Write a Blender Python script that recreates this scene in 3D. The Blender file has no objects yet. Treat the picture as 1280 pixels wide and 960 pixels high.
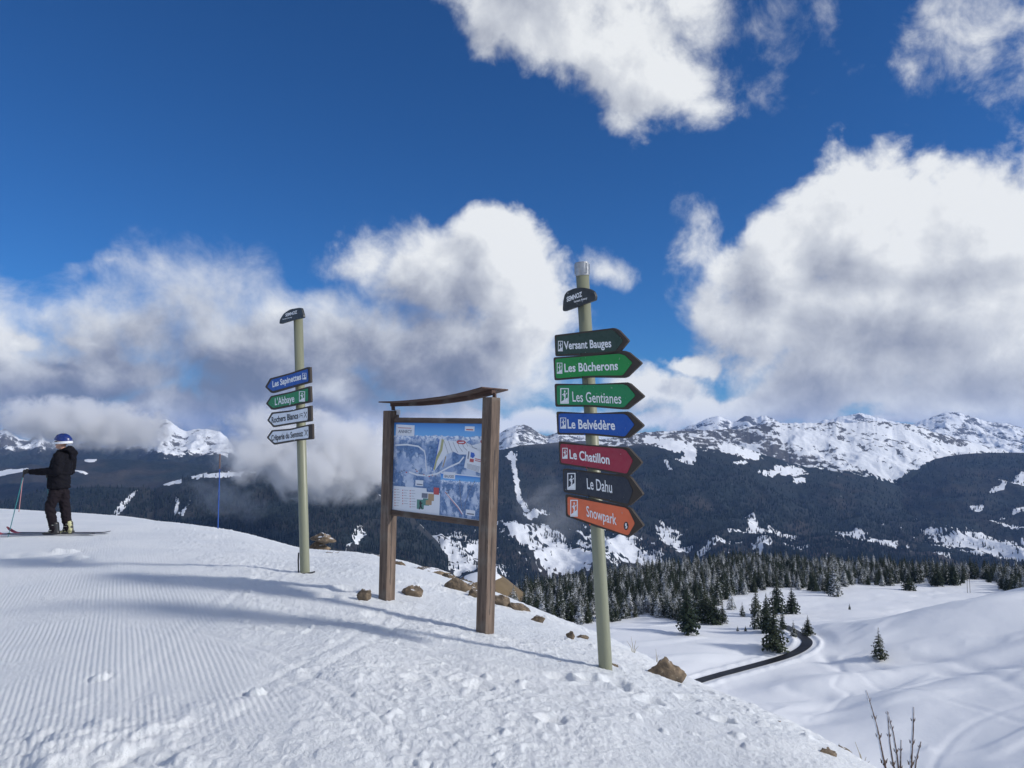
import bpy, bmesh, math, random
import numpy as np
from mathutils import Vector, Matrix, Euler
random.seed(7)
rng = np.random.default_rng(11)
scene = bpy.context.scene
C = scene.collection
R = math.radians

# ------------------------------------------------------------------ camera
EYE = 1.65
PITCH = math.atan(70/960)
cam_data = bpy.data.cameras.new("camera")
cam_data.sensor_width = 36; cam_data.lens = 27.0
cam_data.clip_start = 0.05; cam_data.clip_end = 90000
cam = bpy.data.objects.new("camera", cam_data)
cam.location = (0, 0, EYE); cam.rotation_euler = (math.pi/2 + PITCH, 0, 0)
C.objects.link(cam); scene.camera = cam
scene.view_settings.view_transform = 'Standard'
scene.view_settings.look = 'None'
scene.view_settings.exposure = 0.0
scene.view_settings.gamma = 1.0
scene.cycles.max_bounces = 6
scene.cycles.diffuse_bounces = 3
scene.cycles.volume_bounces = 5
scene.cycles.transparent_max_bounces = 12
scene.cycles.use_adaptive_sampling = True
scene.cycles.volume_max_steps = 256

# photo pixel (1280 x 960) + depth along the view axis -> world point
CT, ST = math.cos(PITCH), math.sin(PITCH)
def slopes(px, py):
    u = (np.asarray(px, float)-640)/960; v = (480-np.asarray(py, float))/960
    dy = CT - v*ST
    return u/dy, (ST + v*CT)/dy          # x/y , z/y
def P(px, py, Y):
    a, b = slopes(px, py)
    return Vector((float(a*Y), float(Y), float(EYE + b*Y)))

# ------------------------------------------------------------------ sun + sky
SUN_AZ, SUN_EL = 104.0, 29.0        # degrees clockwise from the view axis, above the horizon
sdir = Vector((math.sin(R(SUN_AZ))*math.cos(R(SUN_EL)), math.cos(R(SUN_AZ))*math.cos(R(SUN_EL)), math.sin(R(SUN_EL))))
sl = bpy.data.lights.new("sun", 'SUN'); sl.energy = 3.25; sl.angle = R(5.5); sl.color = (1.0, 0.955, 0.88)
so = bpy.data.objects.new("sun", sl); so.rotation_euler = sdir.to_track_quat('Z', 'Y').to_euler(); C.objects.link(so)

# node helper ------------------------------------------------------
class NT:
    def __init__(s, tree): s.t = tree; s.n = tree.nodes; s.l = tree.links
    def new(s, typ, **kw):
        n = s.n.new(typ)
        for k, v in kw.items(): setattr(n, k, v)
        return n
    def put(s, sock, val):
        if val is None: return
        if isinstance(val, bpy.types.NodeSocket): s.l.new(val, sock)
        else: sock.default_value = val
    def m(s, op, a, b=None, c=None, clamp=False):
        n = s.n.new('ShaderNodeMath'); n.operation = op; n.use_clamp = clamp
        s.put(n.inputs[0], a); s.put(n.inputs[1], b); s.put(n.inputs[2], c)
        return n.outputs[0]
    def vm(s, op, a, b=None):
        n = s.n.new('ShaderNodeVectorMath'); n.operation = op
        s.put(n.inputs[0], a); s.put(n.inputs[1], b)
        return n.outputs['Value'] if op in ('LENGTH', 'DOT_PRODUCT', 'DISTANCE') else n.outputs[0]
    def step(s, x, lo, hi, t0=0.0, t1=1.0, mode='SMOOTHSTEP'):
        n = s.n.new('ShaderNodeMapRange'); n.interpolation_type = mode
        for i, v in enumerate((x, lo, hi, t0, t1)): s.put(n.inputs[i], v)
        return n.outputs[0]
    def mix(s, f, a, b, typ='MIX'):
        n = s.n.new('ShaderNodeMix'); n.data_type = 'RGBA'; n.blend_type = typ
        s.put(n.inputs['Factor'], f)
        s.put([i for i in n.inputs if i.identifier == 'A_Color'][0], a)
        s.put([i for i in n.inputs if i.identifier == 'B_Color'][0], b)
        return [o for o in n.outputs if o.identifier == 'Result_Color'][0]
    def noise(s, vec, scale, detail=4, rough=0.5, dist=0.0, lac=2.0):
        n = s.n.new('ShaderNodeTexNoise')
        s.put(n.inputs['Vector'], vec); n.inputs['Scale'].default_value = scale
        n.inputs['Detail'].default_value = detail; n.inputs['Roughness'].default_value = rough
        n.inputs['Distortion'].default_value = dist; n.inputs['Lacunarity'].default_value = lac
        return n
    def mapping(s, vec, loc=(0,0,0), rot=(0,0,0), sc=(1,1,1), typ='POINT'):
        n = s.n.new('ShaderNodeMapping'); n.vector_type = typ
        s.put(n.inputs['Vector'], vec); s.put(n.inputs['Location'], loc)
        s.put(n.inputs['Rotation'], rot); s.put(n.inputs['Scale'], sc)
        return n.outputs[0]
def rgb(r, g, b): return (r, g, b, 1.0)
def srgb(r, g, b):
    f = lambda c: (c/255/12.92 if c/255 <= 0.04045 else ((c/255+0.055)/1.055)**2.4)
    return (f(r), f(g), f(b), 1.0)

world = bpy.data.worlds.new("World"); scene.world = world; world.use_nodes = True
world.cycles.sampling_method = 'MANUAL'; world.cycles.sample_map_resolution = 512
W = NT(world.node_tree); W.n.clear()
sky = W.new('ShaderNodeTexSky', sky_type='NISHITA', sun_disc=False, sun_elevation=R(SUN_EL), sun_rotation=R(SUN_AZ),
            altitude=1700, air_density=1.0, dust_density=0.3, ozone_density=4.0)
geo = W.new('ShaderNodeNewGeometry')
dirv = W.vm('SCALE', geo.outputs['Incoming']); W.n[-1].inputs['Scale'].default_value = -1.0
sepd = W.new('ShaderNodeSeparateXYZ'); W.put(sepd.inputs[0], dirv)
az = W.m('ARCTAN2', sepd.outputs[0], sepd.outputs[1]); el = W.m('ARCSINE', sepd.outputs[2])
cmb = W.new('ShaderNodeCombineXYZ'); W.put(cmb.inputs[0], az); W.put(cmb.inputs[1], el)
plane = cmb.outputs[0]

# cloud masses: (px, py, rx, ry, tilt, height, darkness of the underside); elsewhere in the sky they go on as scattered cumulus
BL = [
 (700,-40,170,95,-12,.85,.46),(650,28,130,60,-18,.70,.46),(770,70,130,75,-28,.85,.44),(830,98,78,60,-30,.70,.50),(862,5,62,70,0,.44,.6),
 (955,35,70,50,15,.16,.8),
 (620,335,90,90,0,1.2,.40),(655,400,70,105,0,1.15,.50),(530,350,95,78,10,.95,.72),(460,325,60,45,0,.62,.72),(560,450,200,85,0,1.15,1.0),
 (250,375,120,82,0,.86,1.35),(330,440,190,85,-8,1.1,1.2),(120,470,190,52,5,1.1,1.25),(30,480,120,70,0,1.05,1.1),(50,392,90,34,0,.50,.9),(140,335,60,22,10,.34,.6),
 (120,428,55,20,-14,.9,.15),(22,428,42,22,5,.9,.2),
 (1085,290,115,95,-6,1.15,.34),(1235,310,125,95,0,1.2,.36),(975,340,105,70,20,1.05,.42),(1160,400,230,110,0,1.2,.42),(955,405,90,80,0,.95,.52),
 (1060,460,150,62,10,1.0,.60),(1260,450,150,80,0,1.1,.36),(862,300,34,50,20,.36,.6),
 (765,336,34,28,0,.36,.7),(370,492,150,60,0,1.7,.95),(410,430,120,70,0,.95,1.05),(165,405,110,60,0,.80,1.05),(862,455,44,18,-4,.7,.3),(815,490,75,34,0,.85,.45),(940,505,130,28,5,.95,.5),(1220,512,140,30,0,1.0,.4),
 (1250,35,75,70,-40,.36,.6),(1135,82,50,24,-15,.28,.5),(1295,185,30,30,0,.45,.4),(1180,215,22,14,0,.30,.3),
 (600,530,420,30,0,.9,.5),(200,525,300,55,0,1.1,.95),(330,548,170,34,0,1.0,.7),(-150,430,170,140,0,1.1,1.0),(1500,380,200,150,0,1.1,.6),(1480,60,160,60,0,.6,.3),
 (-350,300,160,70,0,.9,.7),(1010,535,300,14,0,.6,.2),
]
def cloud_group():
    g = bpy.data.node_groups.new('cloud_field', 'ShaderNodeTree')
    g.interface.new_socket('P', in_out='INPUT', socket_type='NodeSocketVector')
    g.interface.new_socket('H', in_out='OUTPUT', socket_type='NodeSocketFloat')
    g.interface.new_socket('D', in_out='OUTPUT', socket_type='NodeSocketFloat')
    G = NT(g); gi = G.new('NodeGroupInput'); go = G.new('NodeGroupOutput')
    # billow the coordinates first so that no outline stays an ellipse
    w = G.noise(gi.outputs[0], 9.0, 5, 0.55); wv = G.vm('SUBTRACT', w.outputs['Color'], (0.5,0.5,0.5))
    sc = G.new('ShaderNodeVectorMath', operation='SCALE'); G.put(sc.inputs[0], wv); sc.inputs['Scale'].default_value = 0.10
    q = G.vm('ADD', gi.outputs[0], sc.outputs[0])
    acc = None; V = None
    for (px, py, rx, ry, tilt, hgt, dk) in BL:
        a, b = slopes(px, py); A = math.atan(a); E = math.atan(b*math.cos(A))
        qi = q
        if V is not None:                                # (keeps the evaluation in sequence, adds nothing)
            vma = G.new('ShaderNodeVectorMath', operation='MULTIPLY_ADD'); G.put(vma.inputs[0], V); vma.inputs[1].default_value = (1e-7,)*3
            G.put(vma.inputs[2], q); qi = vma.outputs[0]
        mp = G.mapping(qi, (A, E, 0), (0, 0, R(tilt)), (rx/960, ry/960, 1), 'TEXTURE')
        d = G.vm('LENGTH', mp)
        h = G.m('MULTIPLY_ADD', d, -hgt, hgt)            # hgt*(1-d)
        acc = h if acc is None else G.m('SMOOTH_MAX', acc, h, 0.22)
        wgt = G.m('MAXIMUM', G.m('ADD', h, 0.35), 0.0); wgt = G.m('MULTIPLY', wgt, wgt)
        sc2 = G.new('ShaderNodeVectorMath', operation='SCALE'); sc2.inputs[0].default_value = (dk, 1, 0); G.put(sc2.inputs['Scale'], wgt)
        V = sc2.outputs[0] if V is None else G.vm('ADD', V, sc2.outputs[0])
    sv = G.new('ShaderNodeSeparateXYZ'); G.put(sv.inputs[0], V); dark, wsum = sv.outputs[0], sv.outputs[1]
    # scattered clouds over the rest of the dome, fading in outside the photographed part
    sx = G.new('ShaderNodeSeparateXYZ'); G.put(sx.inputs[0], gi.outputs[0])
    out = G.step(G.m('ABSOLUTE', sx.outputs[0]), 0.85, 1.25)
    n0 = G.noise(gi.outputs[0], 2.6, 2, 0.5)
    sca = G.m('MULTIPLY', G.m('MULTIPLY_ADD', n0.outputs['Fac'], 3.2, -1.6), out)
    sca = G.m('ADD', sca, G.m('MULTIPLY_ADD', out, 0.8, -0.8))
    acc = G.m('MAXIMUM', acc, sca)
    n1 = G.noise(gi.outputs[0], 14.0, 12, 0.62, 0.25)
    n2 = G.noise(gi.outputs[0], 4.5, 3, 0.5)
    nn = G.m('ADD', G.m('MULTIPLY_ADD', n1.outputs['Fac'], 1.1, -0.53), G.m('MULTIPLY_ADD', n2.outputs['Fac'], 0.3, -0.15))
    H = G.m('ADD', acc, nn)
    G.put(go.inputs[0], H)
    G.put(go.inputs[1], G.m('DIVIDE', dark, G.m('ADD', wsum, 0.002)))
    return g
cg = cloud_group()
def cl(vec):
    n = W.new('ShaderNodeGroup', node_tree=cg); W.put(n.inputs[0], vec); return n
c0 = cl(plane)
c1 = cl(W.vm('ADD', plane, (0.030, 0.026, 0.0)))
c2 = cl(W.vm('ADD', plane, (0.085, 0.075, 0.0)))
H0, H1, H2 = c0.outputs[0], c1.outputs[0], c2.outputs[0]
alpha = W.step(H0, -0.02, W.m('MULTIPLY_ADD', c0.outputs[1], 0.60, 0.14))
thick = W.step(H0, 0.10, 1.0)
# how much cloud lies between this point and the sun
occ = W.m('ADD', W.m('MULTIPLY', W.m('MAXIMUM', H1, 0.0), 0.6), W.m('MULTIPLY', W.m('MAXIMUM', H2, 0.0), 0.9))
grad = W.m('SUBTRACT', H0, H1)
sh = W.m('ADD', W.m('MULTIPLY', W.step(occ, 0.0, 1.9), 0.72), W.m('MULTIPLY', thick, 0.36))
lit = W.m('SUBTRACT', 1.0, W.m('MULTIPLY', sh, c0.outputs[1]))
lit = W.m('ADD', lit, W.m('MULTIPLY', grad, 0.62), clamp=True)
ramp = W.new('ShaderNodeValToRGB'); W.put(ramp.inputs[0], lit)
cr = ramp.color_ramp; cr.elements[0].position = 0.0; cr.elements[0].color = srgb(118,130,155)
cr.elements[1].position = 1.0; cr.elements[1].color = srgb(246,249,252)
for p, c in ((0.25, srgb(146,154,175)), (0.5, srgb(180,186,200)), (0.75, srgb(212,217,226))):
    e = cr.elements.new(p); e.color = c
# top-of-frame clouds are thinner and bluish white
bg1 = W.new('ShaderNodeBackground'); bg2 = W.new('ShaderNodeBackground')
tint = W.mix(1.0, sky.outputs[0], rgb(0.29, 0.74, 1.20), 'MULTIPLY')
W.put(bg1.inputs[0], tint); bg1.inputs[1].default_value = 0.078
W.put(bg2.inputs[0], ramp.outputs[0]); bg2.inputs[1].default_value = 0.90
mx = W.new('ShaderNodeMixShader'); W.put(mx.inputs[0], alpha); W.l.new(bg1.outputs[0], mx.inputs[1]); W.l.new(bg2.outputs[0], mx.inputs[2])
wo = W.new('ShaderNodeOutputWorld'); W.l.new(mx.outputs[0], wo.inputs[0])

# ------------------------------------------------------------------ noise in numpy
def _hash(ix, iy, seed):
    h = (ix.astype(np.int64)*374761393 + iy.astype(np.int64)*668265263 + seed*982451653) & 0xFFFFFFFF
    h = ((h ^ (h >> 13))*1274126177) & 0xFFFFFFFF
    return (h ^ (h >> 16)) & 0xFFFFFFFF
def perlin(x, y, seed=0):
    x = np.asarray(x, float); y = np.asarray(y, float)
    ix = np.floor(x); iy = np.floor(y); fx = x-ix; fy = y-iy
    def g(dx, dy):
        a = _hash(ix+dx, iy+dy, seed)*(2*math.pi/4294967296.0)
        return np.cos(a)*(fx-dx) + np.sin(a)*(fy-dy)
    u = fx*fx*fx*(fx*(fx*6-15)+10); v = fy*fy*fy*(fy*(fy*6-15)+10)
    a = g(0,0); a += u*(g(1,0)-a)
    b = g(0,1); b += u*(g(1,1)-b)
    return (a + v*(b-a))*1.5
def fbm(x, y, octv=4, gain=0.5, seed=0):
    s = 0; a = 1.0; t = 0
    for i in range(octv):
        s = s + a*perlin(x*2**i + 17.3*i, y*2**i - 9.1*i, seed+i); t += a; a *= gain
    return s/t
def ridged(x, y, octv=4, gain=0.5, seed=0):
    s = 0; a = 1.0; t = 0
    for i in range(octv):
        s = s + a*(1-np.abs(perlin(x*2**i + 5.3*i, y*2**i + 3.1*i, seed+i))*1.8); t += a; a *= gain
    return s/t
def sstep(x, a, b):
    t = np.clip((x-a)/(b-a), 0, 1); return t*t*(3-2*t)

# ------------------------------------------------------------------ object helpers
def grid_mesh(name, V, nr, nc, mat, kind='structure', smooth=True, cover=None, wrap=False):
    """V: (nr*nc,3) points, row major"""
    me = bpy.data.meshes.new(name)
    i = np.arange((nr-1)*(nc-1)); r = i//(nc-1); c = i % (nc-1)
    a = r*nc+c
    F = np.stack([a, a+1, a+nc+1, a+nc], 1)
    me.vertices.add(len(V)); me.vertices.foreach_set('co', np.ascontiguousarray(V, dtype=np.float32).ravel())
    me.loops.add(F.size); me.loops.foreach_set('vertex_index', F.astype(np.int32).ravel())
    me.polygons.add(len(F)); me.polygons.foreach_set('loop_start', np.arange(0, F.size, 4, dtype=np.int32))
    me.update(calc_edges=True)
    if smooth: me.polygons.foreach_set('use_smooth', np.ones(len(F), dtype=bool))
    if cover is not None:
        at = me.attributes.new('cover', 'FLOAT_COLOR', 'POINT')
        at.data.foreach_set('color', np.ascontiguousarray(cover, dtype=np.float32).ravel())
    me.materials.append(mat)
    o = bpy.data.objects.new(name, me); C.objects.link(o)
    if kind: o['kind'] = kind
    return o
def tag(o, label=None, cat=None, group=None, kind=None):
    if label: o['label'] = label
    if cat: o['category'] = cat
    if group: o['group'] = group
    if kind: o['kind'] = kind
    return o
def empty(name, loc, rz=0.0):
    o = bpy.data.objects.new(name, None); o.empty_display_size = 0.2
    o.location = loc; o.rotation_euler = (0, 0, rz); C.objects.link(o); return o
def link(name, me, parent=None, mat=None, loc=None):
    o = bpy.data.objects.new(name, me)
    if mat is not None and not me.materials: me.materials.append(mat)
    if parent is not None: o.parent = parent
    if loc is not None: o.location = loc
    C.objects.link(o); return o
def bm_obj(name, bm, mat, parent=None, smooth=False, loc=None):
    me = bpy.data.meshes.new(name); bmesh.ops.recalc_face_normals(bm, faces=bm.faces)
    bm.to_mesh(me); bm.free()
    if smooth:
        for p in me.polygons: p.use_smooth = True
    me.materials.append(mat)
    return link(name, me, parent, None, loc)
def add_box(bm, c, s, rot=None, bevel=0.0):
    r = bmesh.ops.create_cube(bm, size=1.0)
    M = Matrix.Translation(c) @ (rot.to_4x4() if rot is not None else Matrix()) @ Matrix.Diagonal((*s, 1))
    vs = r['verts']
    bmesh.ops.transform(bm, matrix=M, verts=vs)
    if bevel > 0:
        es = list({e for v in vs for e in v.link_edges})
        bmesh.ops.bevel(bm, geom=es, offset=bevel, segments=2, affect='EDGES', profile=0.5)
def add_tube(bm, pts, rads, seg=10, cap=True):
    pts = [Vector(p) for p in pts]; rings = []
    if not hasattr(rads, '__len__'): rads = [rads]*len(pts)
    side = None
    for i, p in enumerate(pts):
        d = (pts[min(i+1, len(pts)-1)] - pts[max(i-1, 0)]).normalized()
        if side is None: side = d.orthogonal().normalized()
        side = (side - d*side.dot(d)).normalized(); up = d.cross(side)
        rings.append([bm.verts.new(p + (side*math.cos(2*math.pi*k/seg) + up*math.sin(2*math.pi*k/seg))*rads[i]) for k in range(seg)])
    for a, b in zip(rings[:-1], rings[1:]):
        for k in range(seg): bm.faces.new((a[k], a[(k+1) % seg], b[(k+1) % seg], b[k]))
    if cap: bm.faces.new(rings[0][::-1]); bm.faces.new(rings[-1])

# ------------------------------------------------------------------ materials
def new_mat(name):
    m = bpy.data.materials.new(name); m.use_nodes = True
    T = NT(m.node_tree); b = T.n['Principled BSDF']; return m, T, b
def simple_mat(name, col, rough=0.6, metal=0.0, var=0.12, nscale=20, bump=0.0, spec=0.5, bscale=None):
    m, T, b = new_mat(name)
    tc = T.new('ShaderNodeTexCoord')
    n = T.noise(tc.outputs['Object'], nscale, 5, 0.6)
    lo = tuple(c*(1-var) for c in col[:3])+(1,); hi = tuple(min(1, c*(1+var)) for c in col[:3])+(1,)
    T.put(b.inputs['Base Color'], T.mix(n.outputs['Fac'], lo, hi))
    T.put(b.inputs['Roughness'], T.step(n.outputs['Fac'], 0.3, 0.7, max(0, rough-.08), min(1, rough+.08)))
    b.inputs['Metallic'].default_value = metal; b.inputs['Specular IOR Level'].default_value = spec
    if bump:
        bp = T.new('ShaderNodeBump'); bp.inputs['Strength'].default_value = 0.6; bp.inputs['Distance'].default_value = bump
        n2 = T.noise(tc.outputs['Object'], bscale or nscale*4, 4, 0.6)
        T.put(bp.inputs['Height'], n2.outputs['Fac']); T.l.new(bp.outputs[0], b.inputs['Normal'])
    return m

def mat_near_snow():
    m, T, b = new_mat('wind packed snow')
    g = T.new('ShaderNodeNewGeometry'); p = g.outputs['Position']
    big = T.noise(p, 0.7, 4, 0.55); fine = T.noise(p, 26, 7, 0.72); gr = T.noise(p, 120, 4, 0.7)
    col = T.mix(T.step(big.outputs['Fac'], .3, .7), rgb(.80,.835,.87), rgb(.88,.905,.925))
    T.put(b.inputs['Base Color'], col)
    b.inputs['Roughness'].default_value = 0.55; b.inputs['Specular IOR Level'].default_value = 0.35
    b.inputs['Subsurface Weight'].default_value = 0.0
    h = T.m('ADD', T.m('MULTIPLY', fine.outputs['Fac'], 0.7), T.m('MULTIPLY', gr.outputs['Fac'], 0.30))
    bp = T.new('ShaderNodeBump'); bp.inputs['Strength'].default_value = 0.9; bp.inputs['Distance'].default_value = 0.026
    T.put(bp.inputs['Height'], h); T.l.new(bp.outputs[0], b.inputs['Normal'])
    return m
def mat_mid_snow():
    m, T, b = new_mat('smooth powder snow')
    g = T.new('ShaderNodeNewGeometry'); p = g.outputs['Position']
    at = T.new('ShaderNodeAttribute', attribute_name='cover')
    n = T.noise(p, 0.02, 5, 0.5); f = T.noise(p, 0.22, 6, 0.6)
    snow = T.mix(n.outputs['Fac'], rgb(.80,.83,.88), rgb(.88,.90,.93))
    s = T.new('ShaderNodeSeparateColor'); T.put(s.inputs[0], at.outputs['Color'])
    br = T.mix(f.outputs['Fac'], rgb(.12,.085,.045), rgb(.24,.18,.10))
    k = T.step(T.m('ADD', s.outputs[0], T.m('MULTIPLY_ADD', f.outputs['Fac'], .5, -.25)), .45, .55)
    T.put(b.inputs['Base Color'], T.mix(k, br, snow))
    b.inputs['Roughness'].default_value = 0.6; b.inputs['Specular IOR Level'].default_value = 0.2
    bp = T.new('ShaderNodeBump'); bp.inputs['Strength'].default_value = 0.35; bp.inputs['Distance'].default_value = 0.5
    T.put(bp.inputs['Height'], f.outputs['Fac']); T.l.new(bp.outputs[0], b.inputs['Normal'])
    return m
def mat_mountain(name, fs, noise_k=0.9, rocky=True):
    """cover.r = snow, cover.g = rock (else forest), cover.b = brown winter wood; fs = size of the finest mottling (1/m)"""
    m, T, b = new_mat(name)
    g = T.new('ShaderNodeNewGeometry'); p = g.outputs['Position']
    at = T.new('ShaderNodeAttribute', attribute_name='cover')
    s = T.new('ShaderNodeSeparateColor'); T.put(s.inputs[0], at.outputs['Color'])
    pz = T.mapping(p, sc=(1, 1, 1.6))
    n1 = T.noise(pz, fs, 6, 0.62); n2 = T.noise(pz, fs*5, 4, 0.65); n3 = T.noise(p, fs*0.25, 3, 0.5)
    nn = T.m('ADD', T.m('MULTIPLY_ADD', n1.outputs['Fac'], noise_k, -noise_k/2), T.m('MULTIPLY_ADD', n2.outputs['Fac'], noise_k*.55, -noise_k*.275))
    k = T.step(T.m('ADD', s.outputs[0], nn), .44, .56)
    wood = T.mix(T.step(n2.outputs['Fac'], .3, .7), rgb(.007,.013,.016), rgb(.030,.042,.044))
    wood = T.mix(T.m('MULTIPLY', s.outputs[2], T.step(n3.outputs['Fac'], .35, .65)), wood, rgb(.085,.068,.058))
    rock = T.mix(n2.outputs['Fac'], rgb(.05,.055,.065), rgb(.17,.165,.165))
    base = T.mix(s.outputs[1], wood, rock)
    sn = T.mix(n3.outputs['Fac'], rgb(.78,.82,.88), rgb(.88,.90,.93))
    T.put(b.inputs['Base Color'], T.mix(k, base, sn))
    b.inputs['Roughness'].default_value = 0.8; b.inputs['Specular IOR Level'].default_value = 0.1
    bp = T.new('ShaderNodeBump'); bp.inputs['Strength'].default_value = 0.8; bp.inputs['Distance'].default_value = 0.22/fs
    hh = T.m('ADD', T.m('MULTIPLY', n1.outputs['Fac'], 1.0), T.m('MULTIPLY', n2.outputs['Fac'], T.m('MULTIPLY_ADD', k, -.25, .4)))
    T.put(bp.inputs['Height'], hh); T.l.new(bp.outputs[0], b.inputs['Normal'])
    return m
# ================================================================== THE SUMMIT SNOWFIELD (near ground)
SIL = [(-300,630,34),(-100,634,32),(0,636,30),(70,640,27),(150,645,24),(230,655,21),(300,666,18.5),(385,687,15.8),(450,692,15.6),(483,697,15.8),
       (520,706,15.3),(606,737,13.3),(650,755,12.3),(700,774,11.4),(757,797,10.3),(850,842,8.8),(920,872,7.8),(1000,913,6.6),(1080,960,5.6),
       (1180,1015,5.0),(1280,1068,4.6),(1500,1120,4.4)]
_sa, _st, _sr = [], [], []
for px_, py_, rs_ in SIL:
    a, b = slopes(px_, py_); A = math.atan(a)
    _sa.append(A); _st.append(-b*math.cos(A)); _sr.append(rs_/math.cos(A))
_sa += [R(75), R(120), R(180)]; _st += [.42, .34, .25]; _sr += [6.5, 9, 12]
_sa = [-R(180), -R(120), -R(70)] + _sa; _st = [.25, .16, .07] + _st; _sr = [12, 18, 30] + _sr
_ag = np.linspace(-math.pi, math.pi, 1441)
_kk = np.exp(-np.linspace(-2, 2, 17)**2); _kk /= _kk.sum()
def _sm(v): return np.convolve(np.pad(np.interp(_ag, _sa, v), 8, mode='wrap'), _kk, mode='valid')
_tg, _rg = _sm(_st), _sm(_sr)
VD = np.array([math.sin(R(-27)), math.cos(R(-27))])        # the way the groomer drove
def piste_mask(x, y):
    s = x*VD[1] - y*VD[0]; q = x*VD[0] + y*VD[1]
    edge = 1.15 + .25*np.sin(q*.9) + .35*perlin(x*.5, y*.5, 5) - .05*np.maximum(q-6, 0)
    m = sstep(edge - s, 0.0, .45)*sstep(s, -14, -12)
    near = .9 + .7*perlin(x*.6, y*.6, 8)
    m = m*sstep(q - 3.5 - .45*np.maximum(-s-.3, 0) - near*.5, 0, .8)
    return m*(1-.6*sstep(q, 24, 34))
def hill_base(x, y):
    a = np.arctan2(x, y); r = np.hypot(x, y)
    t = np.interp(a, _ag, _tg); rs = np.interp(a, _ag, _rg)
    k = EYE/rs**2; g = r-rs; gm = .45/(2*k)
    q = np.where(g < gm, k*g*g, k*gm*gm + .45*(g-gm))
    return EYE - (t*r + q)
def hill_z(x, y, fine=True):
    x = np.asarray(x, float); y = np.asarray(y, float)
    z = hill_base(x, y); r = np.hypot(x, y)
    fade = np.exp(-r/45.)
    pm = piste_mask(x, y)
    z = z + .05*fbm(x*.28, y*.28, 2, .5, 21)*sstep(r, 1, 6)*np.minimum(1, fade*2)
    # soft drifts lying across the piste
    c, s_ = math.cos(R(12)), math.sin(R(12))
    xr = x*c + y*s_; yr = -x*s_ + y*c
    z = z + .055*fbm(xr*.16 + 3, yr*.62, 2, .45, 33)*sstep(r, 2.5, 6)*sstep(40-r, 0, 20)
    if fine:
        rough = 1-pm
        ch = fbm(x*2.6, y*2.6, 3, .55, 41)
        lump = np.maximum(0, ridged(x*4.2 + .4*ch, y*4.2, 4, .62, 51)-.42)
        amp = sstep(fbm(x*.55, y*.55, 2, .5, 61), -.45, .35)*.75 + .25
        z = z + rough*fade*(.019*ch + .019*lump*amp)
        z = z + rough*fade*.017*amp*np.maximum(0, perlin(x*15, y*15, 72)) + rough*fade*.006*np.abs(perlin(x*31, y*31, 73))
        # blown chunks
        cell = perlin(x*8.3, y*8.3, 81); z = z + fade*(rough*.8+.05)*.03*np.clip(cell-.48, 0, .3)/.3*sstep(perlin(x*.9, y*.9, 83), -.1, .35)
        # rough spill at the lower left of the frame
        sp = sstep(-x, 1.0, 1.9)*sstep(4.9-y, 0, .9)
        z = z + sp*(.13*np.maximum(0, fbm(x*2.1, y*2.1, 3, .55, 91)) + .03*np.abs(fbm(x*7, y*7, 3, .5, 92)))
        # corduroy
        s = x*VD[1] - y*VD[0] + .012*perlin(x*.8, y*.8, 95)
        brk = sstep(fbm(x*1.0, y*.8, 4, .6, 97), -.30, .12)
        w = np.abs(((s/.036) % 1.0)-.5)*2
        z = z + pm*brk*(.0054*sstep(w, .1, .9) + .003*perlin(x*20, y*20, 99))*np.exp(-r/24)
        z = z + pm*(1-brk)*(.012*np.abs(fbm(x*6, y*6, 3, .6, 101)))
        # ski tracks curving over the rough part
        for (x0, y0, ang, cur) in ((.1,3.0,-62,.03),(.6,3.2,-66,.02),(-.4,6.0,-70,.015),(-1.5,8.2,-74,.01),(1.2,4.6,-55,.03),(-2.6,10,-80,.0),(-1.6,4.2,20,.06),(-2.6,6.2,-8,-.03),(-1.2,6.5,-48,.05),(-4.2,8.0,25,.02),(-.9,4.4,-35,.08),(-5.5,12.5,-60,.01)):
            dx, dy = math.sin(R(ang)), math.cos(R(ang))
            q = (x-x0)*dx + (y-y0)*dy; d = (x-x0)*dy - (y-y0)*dx + cur*q*q
            for off in (-.09, .09):
                z = z - .009*np.exp(-((d-off)/.035)**2)*sstep(q, -3.2, -1)*sstep(4.2-q, 0, 2)*(.4+.6*rough)
        # footprints by the signposts and the board
        for (fx, fy, fr, fd) in FOOT:
            d2 = ((x-fx)**2 + (y-fy)**2)/fr**2
            z = z - fd*np.exp(-d2**2) + fd*.35*np.exp(-(np.sqrt(d2)-1.35)**2*7)
    return z
FOOT = []
def hp(px, py):
    """the point of the near hill seen at a photo pixel"""
    a, b = slopes(px, py)
    Y = np.linspace(1.5, 33, 3000); z = hill_base(a*Y, Y); f = z - (EYE + b*Y)
    i = np.argmax(f > 0) if np.any(f > 0) else int(np.argmax(f))
    return Vector((float(a*Y[i]), float(Y[i]), float(z[i])))
for (px_, py_, r_, d_) in [(736,852,.085,.05),(768,858,.10,.045),(785,866,.09,.035),(812,880,.08,.03),(640,800,.1,.025),(560,790,.1,.02),
                           (430,735,.14,.03),(405,742,.13,.03),(470,762,.12,.02),(700,850,.09,.02),(600,860,.09,.025),(520,850,.08,.02),(690,905,.08,.03),(52,693,.22,-.045),(80,690,.16,-.05),(18,694,.28,-.035),(95,697,.12,-.03),(70,701,.14,.03),(320,868,.05,-.03),(125,852,.05,-.025),(905,905,.07,.03),(860,880,.08,.025)]:
    p_ = hp(px_, py_); FOOT.append((p_.x, p_.y, r_, d_))

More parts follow.
